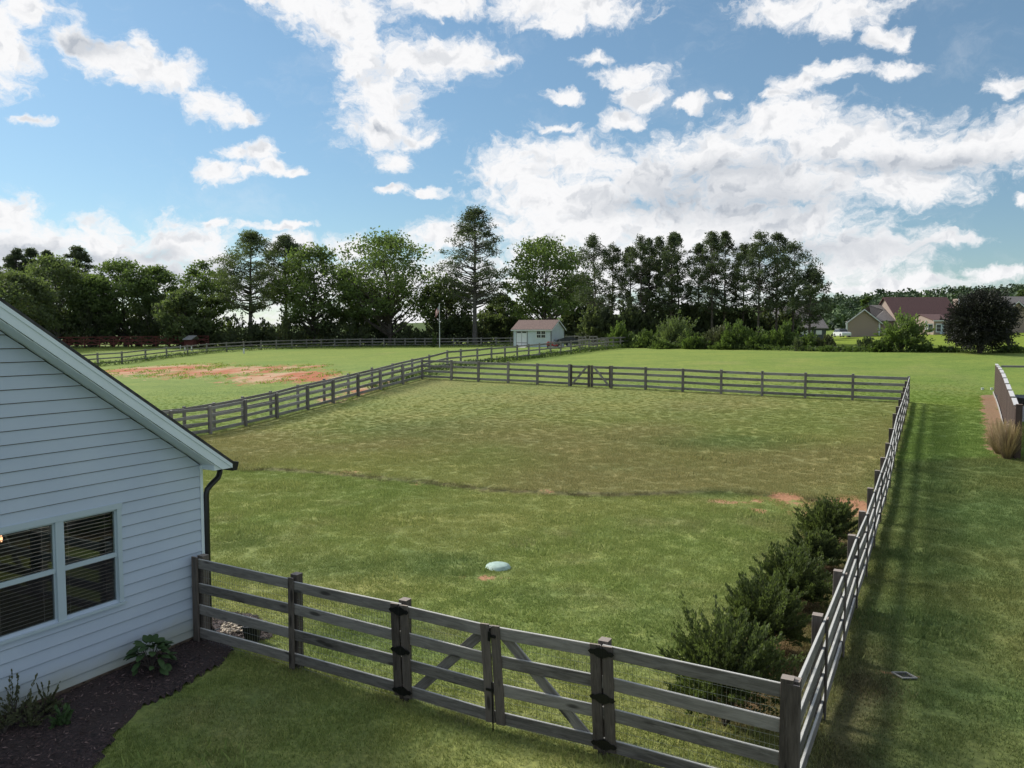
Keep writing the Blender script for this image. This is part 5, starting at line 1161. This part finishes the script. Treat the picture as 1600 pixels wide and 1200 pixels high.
# straw coloured ornamental grass by the brown fence
for k, (px, py, H, lab) in enumerate([(1561, 709, 1.25, 'left clump of straw coloured tall grass before the brown fence'), (1574, 717, 1.35, 'right clump of straw coloured tall grass at the near end of the brown fence')]):
    g0 = ground(px, py); g0[2] = z1(g0[0], g0[1]); rs = RS(70 + k); n = 900; a = rs.rand(n) * 6.283; sp = rs.rand(n) ** .6 * .50; h = H * rs.uniform(.35, 1, n) ** 1.2; base = g0 + np.stack([np.cos(a) * .12 * rs.rand(n), np.sin(a) * .12 * rs.rand(n), 0 * a], 1)
    tip = base + np.stack([np.cos(a) * sp, np.sin(a) * sp, h], 1); wv = np.stack([np.cos(a + 1.57), np.sin(a + 1.57), 0 * a], 1) * .007; md_ = base * .5 + tip * .5 + np.stack([0 * a, 0 * a, .12 * h], 1)
    V = np.stack([base - wv, base + wv, tip + wv * .5, tip - wv * .5], 1).reshape(-1, 3); TT = np.tile(np.array([.0, .0, 1, 1]), n) * np.repeat(rs.uniform(.6, 1, n), 4)
    th = thing('ornamental_grass', lab, 'grass', g0, 'straw coloured grass clumps'); leafobj('blades', V, TT, 'straw', th)
# --- tree line
def px2(px, D, py=545): p = at_y(px, py, D); p[2] = z1(p[0], p[1]) - .1; return p
def hgt(px, top, D): return at_y(px, top, D)[2] - z1(*px2(px, D)[:2]) + .1
T_ = [ # kind, px, D, top y, width px, mat, label, lo, opts
('b', -45, 140, 392, 130, 'tree_dark', 'dark broad tree cut off by the left picture edge above the roof', .2),
('p', 22, 150, 386, 52, 'pine', 'leftmost pine whose dark top shows above the house roof', .35),
('b', 20, 125, 425, 120, 'tree_dark', 'dull dark tree just above the white rake board at the far left', .15),
('p', 58, 150, 384, 48, 'pine', 'second pine from the left rising behind dark crowns', .35),
('p', 82, 152, 388, 42, 'pine', 'third pine from the left with a flat ragged top', .35),
('b', 92, 138, 402, 120, 'tree_olive', 'broad dark tree with a pale trunk above the red fence start', .2),
('p', 120, 148, 383, 56, 'pine', 'pine with an open leaning top standing left of the round green trees', .4),
('b', 150, 140, 428, 80, 'tree_mid', 'lower green tree right of the leaning pine', .15),
('b', 196, 142, 404, 110, 'tree_mid', 'round green tree above the middle of the red fence', .18),
('b', 245, 144, 414, 80, 'tree_mid', 'smaller green tree right of the round one above the red fence', .18),
('b', 290, 134, 452, 80, 'tree_olive', 'low grey green tree above the little playhouse', .1),
('b', 326, 142, 406, 88, 'tree_mid', 'mid green tree just left of the tall dark pale trunked tree', .15),
('p', 392, 138, 360, 108, 'tree_dark', 'tall dark tree with a bare pale trunk left of centre', .32),
('p', 448, 146, 366, 84, 'pine', 'open crowned tall tree right of the pale trunked one', .42),
('b', 492, 140, 383, 124, 'tree_mid', 'wide mid green tree left of the big domed oak', .16),
('b', 560, 146, 432, 80, 'tree_olive', 'low tree filling the gap left of the big domed oak', .12),
('b', 610, 138, 364, 158, 'tree_mid', 'big domed oak, the widest round crown of the line', .22),
('b', 700, 142, 430, 80, 'tree_olive', 'small dark tree between the domed oak and the tallest pine', .15),
('p', 742, 134, 320, 108, 'pine', 'tallest pine of the line with open layered branches', .30),
('b', 852, 134, 371, 136, 'tree_mid', 'broad light green oak above the garden shed', .20),
('b', 785, 146, 462, 70, 'tree_olive', 'low tree between the tallest pine and the broad oak', .1),
('b', 905, 142, 440, 80, 'tree_dark', 'dark low tree just right of the shed', .1)]
for k, (kd, px, D, top, wp, mt, lab, lo) in enumerate(T_):
    P_ = px2(px, D); H = hgt(px, top, D); Wm = wp * D / F * 1.14
    if kd == 'p': tree('pine', P_, H, Wm, 100 + k, lab, mt, name='pine_tree', crown_lo=lo, nclus=int(64 + wp * .6), per=125, lsize=.42, bark='bark_pale' if px in (392, 742) else 'bark', flat=.5, shape=.95)
    else: tree('broad', P_, H, Wm, 100 + k, lab, mt, crown_lo=lo, nclus=int(52 + wp * .45), per=88, lsize=.46, flat=.62, bark='bark_pale' if px == 92 else 'bark')
pn = [(931, 364, 46), (956, 376, 40), (985, 384, 34), (1001, 366, 40), (1014, 368, 30), (1029, 368, 36), (1048, 368, 34), (1061, 361, 44), (1090, 378, 36), (1112, 358, 44), (1131, 360, 40), (1160, 376, 36), (1184, 358, 46), (1212, 362, 44), (1238, 378, 60), (1264, 418, 44)]
od = ['first', 'second', 'third', 'fourth', 'fifth', 'sixth', 'seventh', 'eighth', 'ninth', 'tenth', 'eleventh', 'twelfth', 'thirteenth', 'fourteenth', 'fifteenth', 'last']
for k, (px, top, wp) in enumerate(pn):
    D = 112 - (px - 930) * .05 + (k % 3) * 3; P_ = px2(px, D); H = hgt(px, top, D); tree('pine', P_, H, wp * D / F * 1.75, 200 + k, '%s pine from the left in the straight row of slender pines right of the shed' % od[k], 'pine', name='pine_tree', crown_lo=.30, nclus=96, per=82, lsize=.33, flat=.8, shape=.85, group='row of slender pines', trunk_r=.17)
# understorey in front of and below the trees
rj = random.Random(77); k = 0
places = ['behind the red fence', 'above the curved fence', 'left of the pale trunk', 'right of the pale trunk', 'below the wide green tree', 'below the domed oak', 'left of the flagpole', 'right of the flagpole', 'beneath the tallest pine', 'left of the shed', 'behind the shed roof', 'right of the shed']
cnt_ = {}
def nth(pl): cnt_[pl] = cnt_.get(pl, 0) + 1; return ['leftmost', 'second', 'third', 'fourth', 'fifth', 'sixth'][cnt_[pl] - 1]
xs_ = list(range(-60, 930, 34))
for i, px in enumerate(xs_):
    px += rj.uniform(-6, 6); D = 140 + rj.uniform(-3, 4); tp_ = rj.uniform(470, 502) if px > 330 else rj.uniform(452, 485); pl = places[min(len(places) - 1, max(0, int((px - 60) / 76)))]
    P_ = px2(px, D); H = hgt(px, tp_, D); shrub(P_, H, rj.uniform(60, 76) * D / F, 300 + i, '%s dark undergrowth bush %s' % (nth(pl), pl), 'brush_dark', nsh=50, per=38, lsize=.5, name='undergrowth_bush', cat='bush', group='dark undergrowth below the tree line', spread=1.6, aspect=.6, rough=.2)
for i, px in enumerate(range(925, 1245, 30)):
    D = 108; P_ = px2(px + rj.uniform(-5, 5), D); H = hgt(px, rj.uniform(462, 476) if px < 1250 else 480, D); shrub(P_, H, 50 * D / F, 350 + i, 'dark thicket below the slender pines, %s' % ['at the left end', 'beside the left end', 'left of the bright shrub', 'behind the bright shrub', 'under the fifth pine', 'under the tightest pines', 'behind the plum bush', 'left of the middle gap', 'in the middle gap', 'before the pair of tall pines', 'above the pale brush', 'left of the blue grey house', 'before the blue grey house'][min(i, 12)], 'brush_dark', nsh=80, per=46, lsize=.42, name='undergrowth_bush', cat='bush', group='dark thickets below the slender pines', spread=1.6, aspect=.6, rough=.2, base=.3)
# hedge of mixed shrubs along the far side of the open lawn
hd = [(968, 505, 94, 40, 'brush', 'bright pale green shrub at the end of the neighbour fence'), (1010, 512, 92, 44, 'brush', 'mid green shrub left of the dark bushy one in the hedge'), (1052, 490, 90, 60, 'tree_olive', 'tall grey green bush in the left part of the hedge'), (1085, 520, 86, 40, 'brush', 'low green shrub right of the tall grey green hedge bush'), (1120, 508, 86, 50, 'bronze_leaf', 'pale twiggy brush in the middle of the hedge'), (1150, 500, 84, 46, 'brush', 'green shrub right of the pale twiggy brush'), (1185, 510, 83, 46, 'brush', 'leafy green shrub with bright top in the hedge'), (1222, 503, 82, 40, 'brush', 'taller leafy shrub left of the blue grey house'), (1262, 522, 80, 44, 'brush', 'rough shrub before the blue grey house'), (1292, 520, 79, 26, 'bronze_leaf', 'thin twiggy sapling brush at the right end of the hedge'), (1247, 527, 77, 16, 'brush_dark', 'small round dark bush at the foot of the hedge'), (1267, 541, 76, 11, 'brush_dark', 'tiny dark bush alone on the lawn edge'),
      (1317, 538, 75, 12, 'tree_olive', 'little upright bush between hedge and twin dark bush'), (1354, 524, 74, 24, 'tree_dark', 'dark bush with a pointed top left of the big leafy shrub'), (1408, 486, 72, 64, 'tree_mid', 'big leafy green shrub before the red roofed house'), (1380, 530, 72, 34, 'brush', 'low brush at the left foot of the big leafy shrub'), (1440, 538, 71, 30, 'brush', 'low brush at the right foot of the big leafy shrub'), (1480, 543, 70, 30, 'brush', 'low weeds left of the round dark tree'), (1330, 543, 74, 26, 'brush', 'low weeds left of the pointed dark bush'), (1580, 540, 68, 34, 'brush', 'low weeds right of the round dark tree'), (1300, 540, 75, 30, 'brush', 'low weeds at the right end of the hedge'), (1035, 532, 88, 40, 'brush', 'low weeds at the foot of the tall grey green hedge bush'), (1135, 532, 84, 44, 'brush', 'low weeds below the pale twiggy brush'), (1205, 534, 82, 44, 'brush', 'low weeds below the leafy hedge shrubs')]
for i, (px, top, D, wp, mt, lab) in enumerate(hd):
    P_ = px2(px, D); H = max(.5, hgt(px, top, D)); Wm = wp * D / F * 1.1; shrub(P_, H, Wm, 400 + i, lab, mt, nsh=int(70 + wp), per=50 if wp > 20 else 30, lsize=.24 if wp > 20 else .14, name='hedge_shrub', cat='shrub', group='mixed shrubs along the far edge of the lawn', spread=1.7, aspect=.5, rough=.26, **(dict(lobes=34, lob=.25, lr=(.88, 1.06), base=.35, elmin=-.6) if px == 1408 else {}))
# round dark tree
P_ = px2(1531, 67); H = hgt(1531, 457, 67)
shrub(P_ + np.array([0, 0, .1]), H + .1, 90 * 67 / F, 500, 'large round almost black leaved tree standing on the lawn edge at right', 'plum', nsh=1100, per=60, lsize=.17, name='round_tree', cat='tree', spread=1.3, aspect=.5, rough=.10, base=.45, upb=.1, elmin=-.85, lobes=70, lob=.2, lr=(.93, 1.06))
# weeds along the paddock fences
rs = RS(91); C = []; 
for A1, B1_, n in [(nps[12], nps[-1], 5200), (nps[5], nps[12], 1500), (bkp[1], bkp[16], 5200), (bkp[16], bkp[-2], 3600)]:
    pass
def strip(pts, per, hh, wd, seed):
    rs = RS(seed); out_ = []
    for a, b_ in zip(pts[:-1], pts[1:]):
        n = int(per * np.linalg.norm((b_ - a)[:2])); t_ = rs.rand(n); x = a[0] + (b_[0] - a[0]) * t_ + rs.normal(size=n) * wd; y = a[1] + (b_[1] - a[1]) * t_ + rs.normal(size=n) * wd; h = hh * (.4 + vnoise(x, y, 1.6, 2, seed)) * rs.rand(n); out_.append(np.stack([x, y, zt(x, y) + h], 1))
    return np.concatenate(out_)
C = np.concatenate([strip(nps[9:], 110, .45, .3, 92), strip(bkp[:-1], 80, .55, .5, 93), strip([px2(p, D) for p, D in ((990, 93), (1100, 86), (1200, 81), (1300, 75), (1400, 71.5), (1500, 69), (1600, 67))], 150, .55, .7, 94)])
V, T = leaves(C, .22, RS(95), up=.8, aspect=.35); o = leafobj('tall_weeds', V, T, 'brush', None, 'stuff'); tag(o, 'ragged strip of unmown weeds along the far fences and hedge foot', 'weeds')
rs = RS(97); pa, pb = ground(190, 566), ground(560, 612); n = 60000; x = rs.uniform(-48, -8, n); y = rs.uniform(44, 92, n); _, so2, _ = ground_attr(x, y, zt(x, y))
nn2 = vnoise(x * 1.0, y * .55, .9, 4, 33); k = (so2 > .25) & (so2 < 1.25) & (nn2 > .54 + .22 * np.clip(so2 - .45, 0, 1)); x, y = x[k], y[k]
cen = np.stack([x, y, zt(x, y) + .03 + .08 * rs.rand(len(x))], 1); V, T = leaves(cen, .12, RS(98), up=.2, aspect=.6, tint=rs.uniform(.3, .95, len(x))); o = leafobj('grass_clumps', V, T, 'clump', None, 'stuff'); tag(o, 'ragged green grass clumps growing through the bare orange soil of the left paddock', 'grass')
p = px2(678, 126); shrub(p, hgt(678, 515, 126), 1.6, 520, 'small pale sapling left of the flagpole behind the back fence', 'brush', nsh=26, per=24, lsize=.22, name='sapling', cat='tree', rough=.5)
# far wooded hill, read as one mass
rs = RS(600); Cs = []; Ts = []
for i in range(620):
    D = rs.uniform(215, 430); px = rs.uniform(1215, 1680) if D > 240 else rs.uniform(1215, 1400); ridge = np.interp(px, [1215, 1290, 1380, 1480, 1600, 1680], [468, 459, 451, 447, 438, 432]) + rs.uniform(-1, 5)
    x = at_y(px, 500, D)[0]; zg = z1(x, D); ztop = at_y(px, ridge, 430)[2]; frac = (D - 215) / 215
    top = at_y(px, 498 + (ridge - 498) * frac ** .7 + rs.uniform(-3, 4), D)[2]; R_ = rs.uniform(2.6, 5.2); n = 150; d = rs.normal(size=(n, 3)); d /= np.linalg.norm(d, axis=1)[:, None]; d[:, 2] = d[:, 2] * 1.1
    q = np.array([x, D, top - R_ * 1.1]) + d * R_ * rs.uniform(.65, 1.05, (n, 1)); q[:, 2] -= (rs.rand(n) ** 2) * R_ * 1.2
    Cs.append(q); br = .85 if rs.rand() < .14 else rs.uniform(.0, .4); Ts.append(np.clip(br + rs.rand(n) * .25 + .12 * d[:, 2], 0, 1))
C = np.concatenate(Cs); V, T = leaves(C, 1.5, rs, aspect=.75, tint=np.concatenate(Ts)); o = leafobj('far_wood', V, T, 'wood_hill', None, 'stuff'); tag(o, 'distant wooded hill of mixed green crowns behind the houses at right', 'wood')
for i, (px, top, D, wp, lab) in enumerate([(1353, 463, 190, 26, 'round bright green tree right behind the windowless tan house'), (1598, 452, 190, 44, 'bright green tree at the right edge above the grey roof'), (1400, 470, 200, 30, 'small green tree behind the hipped grey roof')]):
    P_ = px2(px, D); tree('broad', P_, hgt(px, top, D), wp * D / F, 620 + i, lab, 'brush', crown_lo=.15, nclus=30, per=90, lsize=.6)
